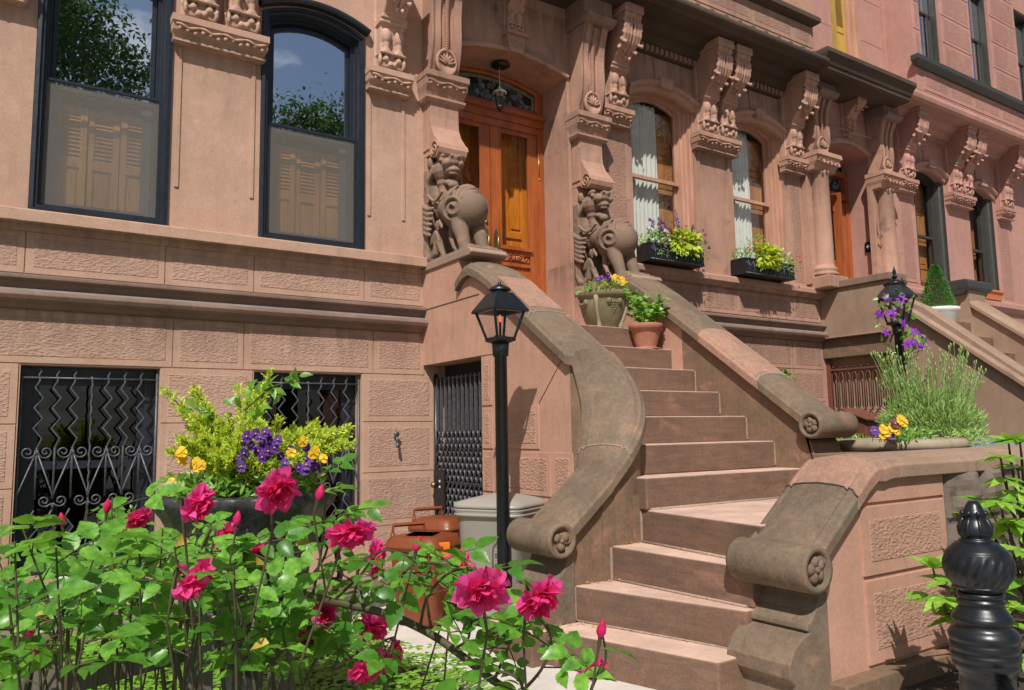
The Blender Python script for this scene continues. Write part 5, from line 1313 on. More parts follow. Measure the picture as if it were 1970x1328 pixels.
# window boxes
def window_box(label,x0,x1,z0,z1):
    W_=thing('window_box',label,'window box',((x0+x1)/2,0,z0),'black window boxes of the middle house')
    mb=MB(); mb.box(x0,x1,.02,.27,z0,z1); mk('trough',mb,M['blk'],W_,bevel=.006)
    mb=MB(); n=int((x1-x0)/.10)
    for i in range(n):
        x=x0+(i+.5)*(x1-x0)/n
        mb.tube(spiral(x,(z0+z1)/2+.02,.045,1.3,i%2*pi,1 if i%2 else -1,.276,18),.006,5)
        mb.tube([(x,.276,z0+.02),(x+.03,.276,(z0+z1)/2-.02),(x-.01,.276,z1-.02)],.005,5)
    for z in (z0+.012,z1-.012): mb.tube([(x0,.274,z),(x1,.274,z)],.008,5)
    for y in (.08,.16,.24): mb.tube(spiral(y,(z0+z1)/2,.035,1.2,0,1,0,14),.004,4) if False else None
    mk('scroll_front',mb,M['iron'],W_)
    mb=MB(); mb.box(x0+.01,x1-.01,.03,.26,z1-.02,z1-.01); mk('soil',mb,M['soil'],W_)
    return W_
window_box('black window box with purple spikes on the sill nearest the front door',6.52,7.44,3.46,3.68)
window_box('black window box with lime foliage on the sill farther from the door',8.22,9.24,3.46,3.68)
def sillplanter(label,x0,x1,z):
    P=thing('sill_planter',label,'window box',((x0+x1)/2,.05,z),'small orange planters on window sills')
    mb=MB(); h=.17
    v=[(x0+.04,-.02,z),(x1-.04,-.02,z),(x1-.04,.12,z),(x0+.04,.12,z),(x0,-.05,z+h),(x1,-.05,z+h),(x1,.15,z+h),(x0,.15,z+h)]
    mb.add(v,[(0,1,2,3),(0,1,5,4),(1,2,6,5),(2,3,7,6),(3,0,4,7)]); rectf(mb,x0,x1,z+h-.04,z+h,.0,.15,.16) ; mb.box(x0-.01,x1+.01,.15,.165,z+h-.035,z+h); mb.box(x0,x1,-.04,.14,z+h-.03,z+h-.02)
    mk('trough',mb,M['orpl'],P)
sillplanter('small orange plastic planter on the first olive framed window sill',13.08,13.66,3.70)
sillplanter('small orange plastic planter on the second olive framed window sill',14.86,15.52,3.69)
CPOT=thing('plant_pot','cream pot of the dwarf conifer on the next stoop','plant pot',(10.82,1.37,2.67))
mb=MB(); mb.lathe([(.16,2.67),(.19,2.70),(.25,2.96),(.27,2.98),(.27,3.02),(.24,3.02),(.001,3.0)],10.82,1.37,0,28); mk('pot',mb,M['whpl'],CPOT)
# hanging lantern in the doorway
HL=thing('hanging_lantern','small black lantern with pale cap hanging inside the arched doorway','lantern',(4.72,-.22,5.35))
mb=MB(); mb.lathe([(.003,.32),(.004,.10),(.012,.09),(.02,.06),(.05,.045),(.075,.025),(.082,.02),(.07,.012)],4.72,-.22,5.28,12); mk('cap',mb,M['whpl'],HL)
mb=MB(); 
for i in range(6): a=i*pi/3; mb.tube([(4.72+.062*cos(a),-.22+.062*sin(a),5.29),(4.72+.038*cos(a),-.22+.038*sin(a),5.14)],.006,5)
mb.lathe([(.04,.0),(.045,-.02),(.02,-.05),(.004,-.08)],4.72,-.22,5.14,12); mk('cage',mb,M['blk'],HL)
mb=MB(); mb.lathe([(.055,5.285),(.034,5.145)],4.72,-.22,0,6,sm=False); mk('glass',mb,M['gl3'],HL,recalc=False)
# weathered garden fence
FN=thing('garden_fence','low weathered grey wooden fence half hidden behind the roses','fence',(.5,4.4,0))
def board(mb,a,b,w,t):
    a=Vector(a);b=Vector(b); d=(b-a).normalized(); s=d.cross(Vector((0,1,0))).normalized()*w/2; n=Vector((0,t/2,0))
    v=[a-s-n,a+s-n,a+s+n,a-s+n,b-s-n,b+s-n,b+s+n,b-s+n]; mb.add(v,[(0,1,2,3),(4,5,6,7),(0,1,5,4),(1,2,6,5),(2,3,7,6),(3,0,4,7)])
mb=MB(); board(mb,(-.3,4.50,.72),(1.30,4.22,.83),.07,.03); mk('rail',mb,M['wdg'],FN)
for x,y,h in ((.16,4.60,.90),(.57,4.46,.95),(.86,4.33,1.0),(-.25,4.7,.9)):
    mb=MB(); board(mb,(x,y-.04,0),(x,y-.04,h),.075,.035); mk('fence_post',mb,M['wdg'],FN)
# ================================================================ PLANTS
R_=random.Random(21)
def rv(s=1): return Vector((R_.uniform(-s,s),R_.uniform(-s,s),R_.uniform(-s,s)))
def leaf(mb,p,d,n,L,Wd,c,fold=.25,droop=.2,rows=4,serr=0,tip=1.0):
    """leaf blade from p along d, upper side towards n"""
    p=Vector(p); d=Vector(d).normalized(); n=Vector(n); s=d.cross(n)
    if s.length<1e-3: s=d.cross(Vector((.3,.5,.8)))
    s.normalize(); n=s.cross(d).normalized()
    v=[];m=rows
    for i in range(m+1):
        t=i/m; w=Wd*.5*(sin(pi*min(1,t**.8*.96+.03))**.75)*(1 if t<.6 else 1-.45*((t-.6)/.4)) if 0<t<1 else Wd*.02
        q=p+d*(L*t)-n*(droop*L*t*t); e=fold*w
        j=1+serr*(.10 if i%2 else -.06)
        v+=[q-s*w*j+n*e,q,q+s*w*j+n*e]
    f=[]
    for i in range(m):
        a=i*3; f+=[(a,a+1,a+4,a+3),(a+1,a+2,a+5,a+4)]
    mb.add(v,f,0,True,c)
def kite(mb,p,d,n,L,Wd,c):
    d=Vector(d).normalized(); s=d.cross(Vector(n)); 
    if s.length<1e-3: s=d.cross(Vector((.3,.5,.8)))
    s.normalize(); p=Vector(p)
    mb.add([p,p+d*L*.5-s*Wd/2,p+d*L,p+d*L*.5+s*Wd/2],[(0,1,2,3)],0,False,c)
def plant(name,label,cat,loc,parts,group=None):
    t=thing(name,label,cat,loc,group)
    for nm,mb,mat in parts:
        if mb.v: mk(nm,mb,M[mat],t,recalc=False)
    flush(t); return t
TOC=Vector((-.25,.75,.55))   # towards street and sky
def pansy(mb,mc,p,fd,r,c=None):
    fd=Vector(fd).normalized(); a=fd.cross(Vector((0,0,1))); a.normalize(); b=a.cross(fd)*-1
    for k,(an,rr,of) in enumerate(((2.1,1.0,-.004),(1.04,1.0,-.006),(3.3,.85,.0),(-.15,.85,.001),(-1.57,1.05,.003))):
        d=a*cos(an)+b*sin(an); e=fd.cross(d); v=[Vector(p)+fd*of]
        for t in (-1,-.6,-.2,.2,.6,1):
            v.append(Vector(p)+d*(r*rr*(1-.28*t*t)*(1+.05*R_.random()))+e*(t*r*.62)+fd*(of+R_.uniform(-.1,.22)*r))
        mb.add(v,[(0,i,i+1) for i in range(1,6)],0,True,R_.random() if c is None else c)
    if mc is not None: mc.ell(Vector(p)+fd*.004,(r*.17,r*.17,r*.17),None,6)
BLOOMS=[]
def bloom(name,p,fd,r,mat,centre=True):
    a=MB();b=MB() if centre else None; pansy(a,b,p,fd,r); BLOOMS.append((name,a,b,mat,tuple(p)))
def flush(t):
    for nm,a,b,mat,p in BLOOMS:
        if b is not None:
            n=len(a.v); a.v+=b.v; a.f+=[tuple(n+i for i in f) for f in b.f]; a.m+=[1]*len(b.f); a.s+=b.s; a.c+=b.c
        mk(nm,a,[M[mat],M['petc']],t,org=p,recalc=False)
    BLOOMS.clear()
def bushy(mb,c,rad,n,L,Wd,up=.6,colr=(.1,1),shape=None,lf=leaf):
    for _ in range(n):
        while True:
            q=rv(1)
            if q.length<=1 and (shape is None or shape(q)): break
        q2=q.normalized()*(q.length**.45)
        p=Vector(c)+Vector((q2.x*rad[0],q2.y*rad[1],q2.z*rad[2]))
        d=(q2+rv(.7)+Vector((0,.1,.25))).normalized(); nn=(Vector((0,.35,up+.3))+rv(.6))
        l=L*R_.uniform(.6,1.2)
        if lf is leaf: leaf(mb,p,d,nn,l,Wd*l/L,R_.uniform(*colr),rows=3)
        else: kite(mb,p,d,nn,l,Wd*l/L,R_.uniform(*colr))

# --- basil in terracotta pot
f=MB();s=MB()
for k in range(17):
    a=R_.uniform(0,2*pi); b=Vector((5.30+.05*cos(a),1.42+.05*sin(a),2.42)); t=b+Vector((.17*cos(a)*R_.uniform(.3,1),.14*sin(a),R_.uniform(.12,.33)))
    s.tube([b,(b+t)/2+Vector((0,0,.03)),t],.004,5)
    for j in range(9):
        u=.35+.65*j/8; p=b+(t-b)*u; a2=R_.uniform(0,2*pi); d=Vector((cos(a2),sin(a2),.25)); leaf(f,p,d,TOC+rv(.4),R_.uniform(.055,.095),.05,R_.uniform(.2,1),.3,.35)
plant('basil_plant','bushy bright green basil growing in the terracotta pot','plant',(5.3,1.42,2.42),[('leaves',f,'bract'),('stems',s,'pach')])
# --- pansies in the urn on the landing
f=MB();y_=MB();pu=MB();pc=MB()
bushy(f,(5.03,1.15,2.80),(.235,.22,.09),420,.04,.02,colr=(.2,1))
for k in range(40):
    a=R_.uniform(0,2*pi); leaf(f,(5.03+.23*cos(a),1.13+.23*sin(a),2.78),(cos(a),sin(a),.2),TOC,.06,.02,R_.random(),rows=3)
for k in range(13): x=R_.uniform(.0,.21); bloom('yellow_bloom',(5.03+x,1.13+R_.uniform(.0,.2),2.89+R_.uniform(-.03,.07)),TOC+rv(.4),.030,'yel',False)
for k in range(7): x=R_.uniform(-.18,.05); bloom('purple_bloom',(5.03+x,1.13+R_.uniform(.05,.2),2.88+R_.uniform(-.03,.06)),TOC+rv(.3),.028,'pans')
plant('pansies','yellow and purple pansies planted in the mossy urn on the stoop','flowers',(5.03,1.13,2.8),[('leaves',f,'bract'),('yellow_petals',y_,'yel'),('purple_petals',pu,'pans'),('flower_centres',pc,'petc')])
# --- window box planting
def wbox(x0,x1,kind,label):
    f=MB();li=MB();lv=MB();mr=MB();wh=MB();st=MB();L=x1-x0
    for k in range(int(620*L)):
        x=R_.uniform(x0-.03,x1+.03); p=(x,R_.uniform(.05,.32),3.66+R_.uniform(0,.20)*(1-.3*abs(2*(x-x0)/L-1)))
        leaf(f,p,rv(1)+Vector((0,.3,.5)),TOC+rv(.5),.045,.018,R_.random(),rows=3)
    for k in range(int(110*L)):   # trailing bits
        x=R_.uniform(x0,x1+.12) if kind==0 else R_.uniform(x0+.2,x1+.05); z=3.70-R_.uniform(0,.26)**1.4*1.2; leaf(f,(x,.29+R_.uniform(0,.07),z),rv(1)+Vector((.1,.3,-.5)),TOC+rv(.6),.04,.015,R_.random(),rows=2)
    cx=x0+L*(.60 if kind==0 else .42)
    for k in range(210):
        q=rv(1); p=(cx+q.x*.19,.27+abs(q.y)*.09,3.74+q.z*.12-.04*abs(q.y)); leaf(li,p,q+Vector((0,.5,-.1)),TOC+rv(.5),.075,.052,R_.uniform(.2,1),.2,.4,3)
    if kind==0:
        for k in range(15):
            x=x0+L*R_.uniform(.05,.95); h=R_.uniform(.18,.42)*(1.15-abs((x-x0)/L-.42)); a=Vector((x,R_.uniform(.1,.25),3.72)); b=a+Vector((R_.uniform(-.05,.05),R_.uniform(-.02,.08),h))
            st.tube([a,b],.0035,4); lv=MB()
            for j in range(22):
                u=.5+.5*j/22; p=a+(b-a)*u; kite(lv,p,rv(1)+Vector((0,0,.3)),TOC+rv(1),.030,.024,R_.random())
            BLOOMS.append(('purple_spike',lv,None,'laven',tuple(b)))
            for j in range(14): p=a+(b-a)*(.1+.4*j/14); leaf(f,p,rv(1)+Vector((0,0,.6)),TOC,.05,.010,R_.random(),rows=2)
    else:
        for k in range(260):
            x=x0+L*.34+R_.gauss(0,.10); leaf(f,(x,.2+R_.uniform(-.05,.08),3.78+R_.uniform(0,.26)*(1-abs(x-x0-L*.34)*3 if abs(x-x0-L*.34)<.3 else .1)),rv(.6)+Vector((0,0,.9)),TOC+rv(.6),.045,.010,R_.uniform(0,.6),rows=2)
    for k in range(46 if kind==0 else 26):
        x=R_.uniform(x0-.04,x1+.16); bloom('small_bloom',(x,R_.uniform(.22,.36),3.74+R_.uniform(-.05,.20)*(1 if x<x1 else .3)),TOC+rv(.6),.021,'mar' if kind==0 else 'redf',False)
    for k in range(26 if kind==0 else 18):
        x=R_.uniform(x0-.03,x0+L*(.45 if kind==0 else .2)) if kind==0 or k<8 else R_.uniform(x0+.6*L,x1+.05); bloom('small_bloom',(x,R_.uniform(.22,.33),3.72+R_.uniform(-.04,.16)),TOC+rv(.6),.018,'whf',False)
    plant('window_box_flowers',label,'flowers',((x0+x1)/2,.15,3.66),[('leaves',f,'bract'),('lime_leaves',li,'lime'),('stems',st,'pach')],'plants in the window boxes')
wbox(6.52,7.44,0,'purple flower spikes and maroon blooms spilling from the box nearest the door')
wbox(8.22,9.24,1,'lime green foliage with red blooms in the box farther from the door')
# --- juniper and pansies in the iron urn
g=MB();s=MB();f=MB();pu=MB();ye=MB();pc=MB()
def spray(a,b,arch,wid,n,cr=(.2,1)):
    a=Vector(a);b=Vector(b); pts=[]
    for i in range(9):
        u=i/8; pts.append(a+(b-a)*u+Vector((0,0,arch*4*u*(1-u)*.25)))
    s.tube(pts,[.006*(1-.7*i/8) for i in range(9)],5)
    for k in range(n):
        u=R_.uniform(.15,1)**.8; i=min(7,int(u*8)); p=pts[i]+(pts[i+1]-pts[i])*(u*8-i); t=(pts[i+1]-pts[i]).normalized()
        side=rv(1); side=(side-t*side.dot(t)).normalized(); e=p+side*wid*R_.uniform(.1,1)*(1.1-u*.8)
        for m in range(3):
            kite(g,e+rv(.008),t*.7+side*.5+rv(.6)+Vector((0,0,.15)),TOC+rv(.7),R_.uniform(.014,.028),R_.uniform(.006,.010),R_.uniform(*cr))
C0=Vector((UX,UY-.02,1.15))
tips=[(345,785,3.45,.12),(395,778,3.4,.12),(430,830,3.4,.06),(482,742,3.6,.02),(492,750,3.6,.02),(470,830,3.55,.03),(510,842,3.5,.03),(350,845,3.3,.1),(390,830,3.35,.08),(575,835,3.5,.08),(550,838,3.5,.06),(612,842,3.5,.10),(655,856,3.45,.12),(600,860,3.3,.1),(540,850,3.25,.1),(440,850,3.2,.06),(420,870,3.15,.05),(570,880,3.2,.08),(455,850,3.3,.05),(520,850,3.3,.05),(630,835,3.45,.1),(375,860,3.2,.08)]
for px,py,dp,ar in tips:
    e=at(px,py,dp); spray(C0+Vector((R_.uniform(-.15,.15),R_.uniform(-.1,.1),0)),e,ar,.050,150,(0,1))
    for q in range(3): e2=e+rv(.08); spray(C0+(e-C0)*.45,e2,ar,.038,80)
# vine leaves among the juniper
for px,py in ((520,740),(550,735),(505,750),(530,752),(485,745),(380,790),(395,800),(440,770),(495,790),(500,800),(380,850),(545,728),(570,730)):
    for q in range(3): leaf(f,at(px+R_.uniform(-12,12),py+R_.uniform(-8,8),3.4),rv(1)+Vector((0,.3,0)),TOC+rv(.4),.06,.03,R_.uniform(0,.6))
s.tube([at(470,790,3.4),at(520,745,3.4),at(560,733,3.4)],.004,5)
for k in range(620):
    a=R_.uniform(0,2*pi); r=.33*sqrt(R_.random()); p=Vector((UX+r*cos(a),UY+r*sin(a),1.155+R_.uniform(0,.10)))
    leaf(f,p,rv(1)+Vector((cos(a)*.4,sin(a)*.4,.6)),TOC+rv(.5),R_.uniform(.035,.06),.02,R_.random(),rows=3)
for px,py in ((475,840),(492,835),(500,842),(515,836),(510,832),(506,852),(455,884),(497,868),(505,880),(516,868),(512,876),(585,855),(590,860),(597,880),(575,900),(590,895),(600,885),(586,905),(470,850),(484,858),(520,850),(535,846),(528,862),(540,878),(470,872),(465,898),(560,868),(608,900),(548,892)):
    bloom('purple_bloom',at(px,py,3.12+R_.uniform(-.05,.05)),TOC+Vector((-.3,.3,-.2))+rv(.45),R_.uniform(.018,.023),'pans')
for px,py in ((345,876),(352,885),(350,870),(372,895),(382,900),(378,890),(388,895),(583,850),(603,872),(607,868),(622,882),(330,930),(560,870)):
    bloom('yellow_bloom',at(px,py,3.08+R_.uniform(-.05,.05)),TOC+Vector((-.3,.3,-.2))+rv(.5),R_.uniform(.019,.025),'yel',False)
plant('golden_juniper','golden juniper sprays filling the black iron urn','shrub',(UX,UY,1.08),[('foliage',g,'gold'),('stems',s,'cane')])
plant('pansies','dark purple and yellow pansies around the juniper in the iron urn','flowers',(UX,UY,1.08),[('leaves',f,'bract'),('purple_petals',pu,'pans'),('yellow_petals',ye,'yel'),('flower_centres',pc,'petc')])
# --- lavender
f=MB();s=MB();tp=MB()
for cx_,cy_,n,rr_ in ((7.42,2.98,4600,.42),(7.95,2.8,2600,.38)):
    for k in range(n):
        a=R_.uniform(0,2*pi); r=rr_*sqrt(R_.random()); z=1.30+R_.uniform(0,.46)*(1-(r/rr_)**2*.6)
        p=(cx_+r*cos(a),cy_+r*sin(a),z); leaf(f,p,Vector((cos(a)*.5,sin(a)*.5,.9))+rv(.55),TOC+rv(.6),R_.uniform(.05,.10),.011,R_.random(),rows=2)
    for k in range(int(n/34)):
        a=R_.uniform(0,2*pi); r=rr_*.7*sqrt(R_.random()); b=Vector((cx_+r*cos(a),cy_+r*sin(a),1.45)); t=b+Vector((.28*cos(a)*R_.uniform(.3,1.2),.25*sin(a)*R_.random(),R_.uniform(.35,.72)))
        m=(b+t)/2+Vector((0,0,.05)); s.tube([b,m,t],[.0036,.003,.0026],4,c=R_.uniform(.3,1)); s.ell(t,(.008,.008,.024),None,6,col=1.0)
for k in range(300): q=rv(1); leaf(f,(7.05+q.x*.16,3.40+abs(q.y)*.2,1.30+q.z*.07),rv(1),TOC,.06,.012,R_.uniform(.3,1),rows=2)
plant('lavender_bush','tall spiky grey green lavender growing in the stone planter','shrub',(6.9,3.1,1.27),[('leaves',f,'lavl'),('flower_stalks',s,'lavl')])
f=MB();pu=MB();ye=MB();mr=MB();st=MB()
for k in range(200): q=rv(1); leaf(f,(6.22+q.x*.22,3.45+q.y*.12,1.33+q.z*.06),rv(1)+Vector((0,0,.5)),TOC+rv(.4),.05,.02,R_.random(),rows=3)
for px,py,kd in ((1683,829,0),(1700,826,1),(1706,832,1),(1712,838,0),(1718,823,1),(1722,815,2),(1733,808,1),(1738,812,1),(1724,828,1),(1708,840,2),(1697,836,1)):
    p=at(px,py,6.15); st.tube([p,Vector((p.x,p.y-.03,1.3))],.003,4); bloom(('purple_bloom','yellow_bloom','maroon_bloom')[kd],p,TOC+Vector((-.5,.3,0))+rv(.3),.040,('pans','yel','mar')[kd],kd!=1)
plant('pansies','yellow and maroon pansies at the front edge of the stone bowl planter','flowers',(6.2,3.45,1.3),[('leaves',f,'bract'),('purple_petals',pu,'pans'),('yellow_petals',ye,'yel'),('maroon_petals',mr,'mar'),('stems',st,'pach')])
# --- clematis on the second lamp
s=MB();f=MB();fl=MB()
V=[(8.36+.11*cos(z*5),2.2+.11*sin(z*5),.15+z) for z in [i*.1 for i in range(30)]]; s.tube(V,.008,5)
for k in range(90):
    z=R_.uniform(1.2,2.95); a=R_.uniform(0,2*pi); p=Vector((8.36+.15*cos(a),2.2+.15*sin(a),z)); leaf(f,p+rv(.06),rv(1),TOC+rv(.5),.08,.045,R_.random(),rows=3)
for px,py in ((1706,573),(1722,598),(1716,604),(1735,575),(1693,605),(1738,622),(1760,637),(1752,660),(1770,665),(1745,663),(1775,645),(1763,655),(1705,640),(1780,655)):
    p=at(px,py,8.2+R_.uniform(-.1,.2)); fd=(Vector((-.4,.7,.3))+rv(.4)).normalized(); a=fd.cross(Vector((0,0,1))).normalized(); b=fd.cross(a)
    fb=MB()
    for j in range(6): t=j*pi/3+R_.random()*.2; leaf(fb,p,a*cos(t)+b*sin(t),fd,.062,.028,R_.random(),.1,.15,3)
    BLOOMS.append(('clematis_bloom',fb,None,'clem',tuple(p)))
    s.tube([p,p+Vector((.02,-.05,-.1)),Vector((8.36,2.2,p.z-.15))],.003,4)
    for j in range(2): leaf(f,p+rv(.08),rv(1),TOC,.07,.04,R_.random(),rows=3)
plant('clematis_vine','purple clematis climbing the hexagonal lamp post','climber',(8.36,2.2,0.1),[('stems',s,'cane'),('leaves',f,'bract'),('petals',fl,'clem')])
# --- dwarf conifer
f=MB()
for k in range(3600):
    z=R_.random()**1.3; r=.21*(1-z)**.8+.02; a=R_.uniform(0,2*pi); rr=r*(R_.random()**.3); p=(10.82+rr*cos(a),1.37+rr*sin(a),3.02+.60*z)
    kite(f,p,Vector((cos(a),sin(a),.7))+rv(.5),rv(1),.035,.014,R_.random())
s=MB(); s.tube([(10.82,1.37,2.95),(10.82,1.37,3.5)],.015,6)
plant('dwarf_conifer','cone shaped dwarf conifer growing in the cream pot','shrub',(10.82,1.37,3.0),[('foliage',f,'coni'),('trunk',s,'bark')])
# --- green shrub beside the parapet and small vine on the basement window
f=MB();s=MB(); bushy(f,(7.25,2.3,1.02),(.34,.3,.32),1500,.055,.022,colr=(.1,1)); bushy(f,(7.2,2.3,.5),(.35,.3,.5),600,.06,.025,colr=(.0,.5))
for k in range(7): s.tube([(7.25+R_.uniform(-.1,.1),2.3,0),(7.25+R_.uniform(-.2,.2),2.3+R_.uniform(-.2,.2),1.0)],.01,5)
plant('leafy_shrub','small leafy green shrub beyond the upper scroll of the stoop','shrub',(7.25,2.3,0),[('leaves',f,'pach'),('stems',s,'cane')])
f=MB();s=MB(); bushy(f,(9.2,.1,2.12),(.12,.06,.09),40,.06,.035); s.tube([(9.2,.1,.0),(9.22,.12,1.2),(9.2,.1,2.1)],.008,5)
plant('climbing_vine','small vine of bright leaves at the half hidden basement window','climber',(9.2,.1,0),[('leaves',f,'bract'),('stems',s,'cane')])
# --- glossy evergreen beside the iron post
f=MB();s=MB()
def whorl(p,r,n,up,c=(0,1)):
    p=Vector(p)
    for k in range(n):
        a=2*pi*k/n+R_.uniform(-.2,.2); d=Vector((cos(a),sin(a),up+R_.uniform(-.25,.25))); leaf(f,p,d,Vector((0,0,1))+d*.2+rv(.2)+Vector((-.1,.35,0)),r*R_.uniform(.8,1.2),r*.36,R_.uniform(*c),.2,.25,5)
for px,py,dp,n,up in ((1795,1095,4.0,8,.7),(1812,1150,3.9,9,-.1),(1835,1120,3.95,7,.3),(1790,1150,4.05,7,.0),(1925,880,4.1,8,.2),(1940,850,4.2,9,.5),(1935,920,4.15,8,-.2),(1925,965,4.0,9,-.1),(1940,1010,4.1,8,-.2),(1960,1060,3.9,9,.1),(1945,1170,3.9,8,.1),(1962,850,4.15,9,.3),(1958,900,4.2,9,.1),(1966,950,4.1,9,.0),(1960,1000,4.05,9,-.1),(1968,1120,3.95,8,.2),(1930,1200,3.9,8,0)):
    p=at(px,py,dp); whorl(p,.13 if px>1900 else .15,n,up); s.tube([(5.25,4.75,0),(5.1,4.75,p.z*.5),(p.x+.12,p.y-.05,p.z-.10),p],[.014,.010,.007,.005],6)
for k in range(26):
    p=Vector((R_.uniform(4.72,5.35),R_.uniform(4.6,4.95),R_.uniform(.15,1.15))); whorl(p,.13,8,R_.uniform(-.2,.5),(0,.8)); s.tube([(5.25,4.75,0),((p.x+5.25)/2,4.75,p.z*.6),p],[.009,.007,.004],5)
for k in range(7): p=at(1862+R_.uniform(-30,40),1150+R_.uniform(-60,60),4.0); whorl(p,.12,7,.2,(0,.4))
plant('evergreen_shrub','glossy long leaved evergreen shrub growing behind the iron post','shrub',(4.75,4.95,0),[('leaves',f,'rhod'),('stems',s,'bark')])
# --- ground cover
f=MB()
def inbed(x,y): return x<2.28+.05*sin(y*5) and .75<y<6.2 and (x-UX)**2+(y-UY)**2>.05
n=0
while n<5200:
    x=R_.uniform(-1.6,2.4); y=R_.uniform(.75,4.6)
    if not inbed(x,y): continue
    n+=1; z=R_.uniform(.06,.17); nl=3; a0=R_.uniform(0,2*pi)
    for k in range(nl):
        a=a0+k*2*pi/nl; leaf(f,(x,y,z),(cos(a),sin(a),.25),Vector((0,.2,1)),R_.uniform(.05,.075),.028,R_.random(),.15,.3,2)
gc=mk('ground_cover',f,M['pach'],None,recalc=False); gc['kind']='stuff'; gc['label']='bright green leafy ground cover filling the front garden bed'; gc['category']='ground cover'

# ================================================================ ROSES
def rose_mesh(seed):
    r=random.Random(seed); mb=MB()
    def petal(az,th0,th1,L,w,cup,ru,c,off):
        ca,sa=cos(az),sin(az); t=Vector((-sa,ca,0)); rad=Vector((ca,sa,0)); ax=Vector((0,0,1)); ph=r.uniform(0,6); 
        def fn(u,v):
            uu=(u*2-1); p=Vector((0,0,0)); 
            st=7; m=max(1,int(v*st+.5)); 
            for i in range(m):
                th=th0+(th1-th0)*(i/st)**1.3; p+= (ax*cos(th)+rad*sin(th))*(L*v/m)
            ww=w*(v**.55)*(1-.25*max(0,v-.75)*4*abs(uu)); 
            lat=uu*ww; thh=th0+(th1-th0)*v
            nrm=(rad*cos(thh)-ax*sin(thh))
            e=v**3*ru*sin(uu*5+ph)+v**4*ru*.6*sin(uu*11+ph*2)
            p+=t*lat+nrm*(-cup*uu*uu*ww*1.2+e)+rad*off
            return (p.x,p.y,p.z-.012)
        mb.grid(fn,6,6,0,True,c)
    for k,(n,t0,t1,L,w,cup,ru,c) in enumerate(((4,.15,-.1,.020,.012,.8,.002,.2),(5,.25,.1,.029,.020,.7,.004,.4),(6,.4,.4,.036,.026,.6,.005,.5),(7,.6,.9,.041,.031,.5,.006,.65),(7,.95,1.6,.044,.034,.45,.008,.85),(6,1.25,2.3,.045,.034,.4,.008,1.0))):
        for i in range(n):
            petal(2*pi*(i+.5*(k%2))/n+r.uniform(-.25,.25),t0+r.uniform(-.12,.12),t1+r.uniform(-.25,.25),L*r.uniform(.85,1.12),w*r.uniform(.85,1.15),cup,ru,min(1,max(0,c+r.uniform(-.35,.2))),.002*k)
    # green calyx
    return mb
ROSES=[]
for sd in range(1,10):
    me=mesh_from(rose_mesh(sd),(0,0,0),'rose_bloom',False); me.materials.append(M['rosep']); ROSES.append(me)
M['litt2']=leafmat('withered_leaf',(.50,.32,.05),(.62,.50,.10),.3,.6)
RB=thing('rose_bush','sprawling rose bush covered in hot pink blooms in the foreground','rose bush',(.5,5.4,0))
lv=MB(); cn=MB(); dl=MB()
def compound(p,d,size,n=5,c=None):
    p=Vector(p); d=Vector(d).normalized(); up=(Vector((-.12,.42,.78))+rv(.28)).normalized()
    s=d.cross(up).normalized(); up=s.cross(d).normalized(); L=size*1.7
    tip=p+d*L-Vector((0,0,L*.15)); cn.tube([p,(p+tip)/2+Vector((0,0,.004)),tip],[.0016,.0013,.001],4)
    cc=R_.random() if c is None else c
    def lf(q,dd,sz): leaf(lv,q,dd,up+rv(.30),sz,sz*.62,min(1,max(0,cc+R_.uniform(-.35,.35))),R_.uniform(.15,.45),R_.uniform(.05,.4),12,1)
    lf(tip,d,size*1.1)
    for i in range((n-1)//2):
        q=p+(tip-p)*(.86-.42*i); z=size*(.95-.15*i)
        for sg in (-1,1): lf(q+s*sg*.004,s*sg*.95+d*.45+rv(.12),z)
def cane(pts,r0,r1,nl,size=.05,start=.35,thorn=True,c=None):
    pts=[Vector(p) for p in pts]; P=[]
    k=len(pts)
    for i in range(k-1):
        a=pts[max(0,i-1)];b=pts[i];c_=pts[i+1];d=pts[min(k-1,i+2)]
        for j in range(6):
            t=j/6; P.append(.5*((2*b)+(c_-a)*t+(2*a-5*b+4*c_-d)*t*t+(3*b-a-3*c_+d)*t**3))
    P.append(pts[-1]); m=len(P)
    cn.tube(P,[r0+(r1-r0)*i/(m-1) for i in range(m)],7)
    if thorn:
        for i in range(2,m-1,3):
            q=P[i]; d=rv(1).normalized(); kite(cn,q,d+Vector((0,0,-.3)),rv(1),.009,.004,.2)
    for i in range(nl):
        u=start+(1-start)*(i+.5)/max(1,nl); x=u*(m-1); j=min(m-2,int(x)); q=P[j]+(P[j+1]-P[j])*(x-j); t=(P[j+1]-P[j]).normalized()
        a=rv(1); a=(a-t*a.dot(t)); a.normalize(); a.z=a.z*.4+.1
        compound(q,a+t*.35,size*R_.uniform(.75,1.15),R_.choice((5,5,5,3,7)),c)
    return P
def ytop(x):
    T=[(-20,1010),(25,1005),(100,985),(180,950),(240,930),(285,905),(320,985),(400,1015),(450,1020),(520,1015),(600,1010),(650,1005),(700,1060),(760,1100)]
    for (a,b),(c,d) in zip(T,T[1:]):
        if a<=x<=c: return b+(d-b)*(x-a)/(c-a)
    return 1060
def gp(px,dp): q=at(px,1300,dp); return Vector((q.x,q.y,0))
N=0
for i in range(32):
    px=-60+ (i+.5)/32*660+R_.uniform(-15,15); dp=R_.uniform(1.45,2.25); y=ytop(max(-20,px))+R_.uniform(8,150)*R_.random()+ (0 if i%3 else 60)
    e=at(px,y,dp); b=gp(px*.75+80+R_.uniform(-60,60),dp+R_.uniform(.0,.25)); m=b+(e-b)*.62+Vector((R_.uniform(-.13,.13),R_.uniform(-.08,.08),0))
    cane([b,b+(m-b)*.5+rv(.09),m,e],.0042,.0018,R_.choice((3,4,4,5)),.057,.80)
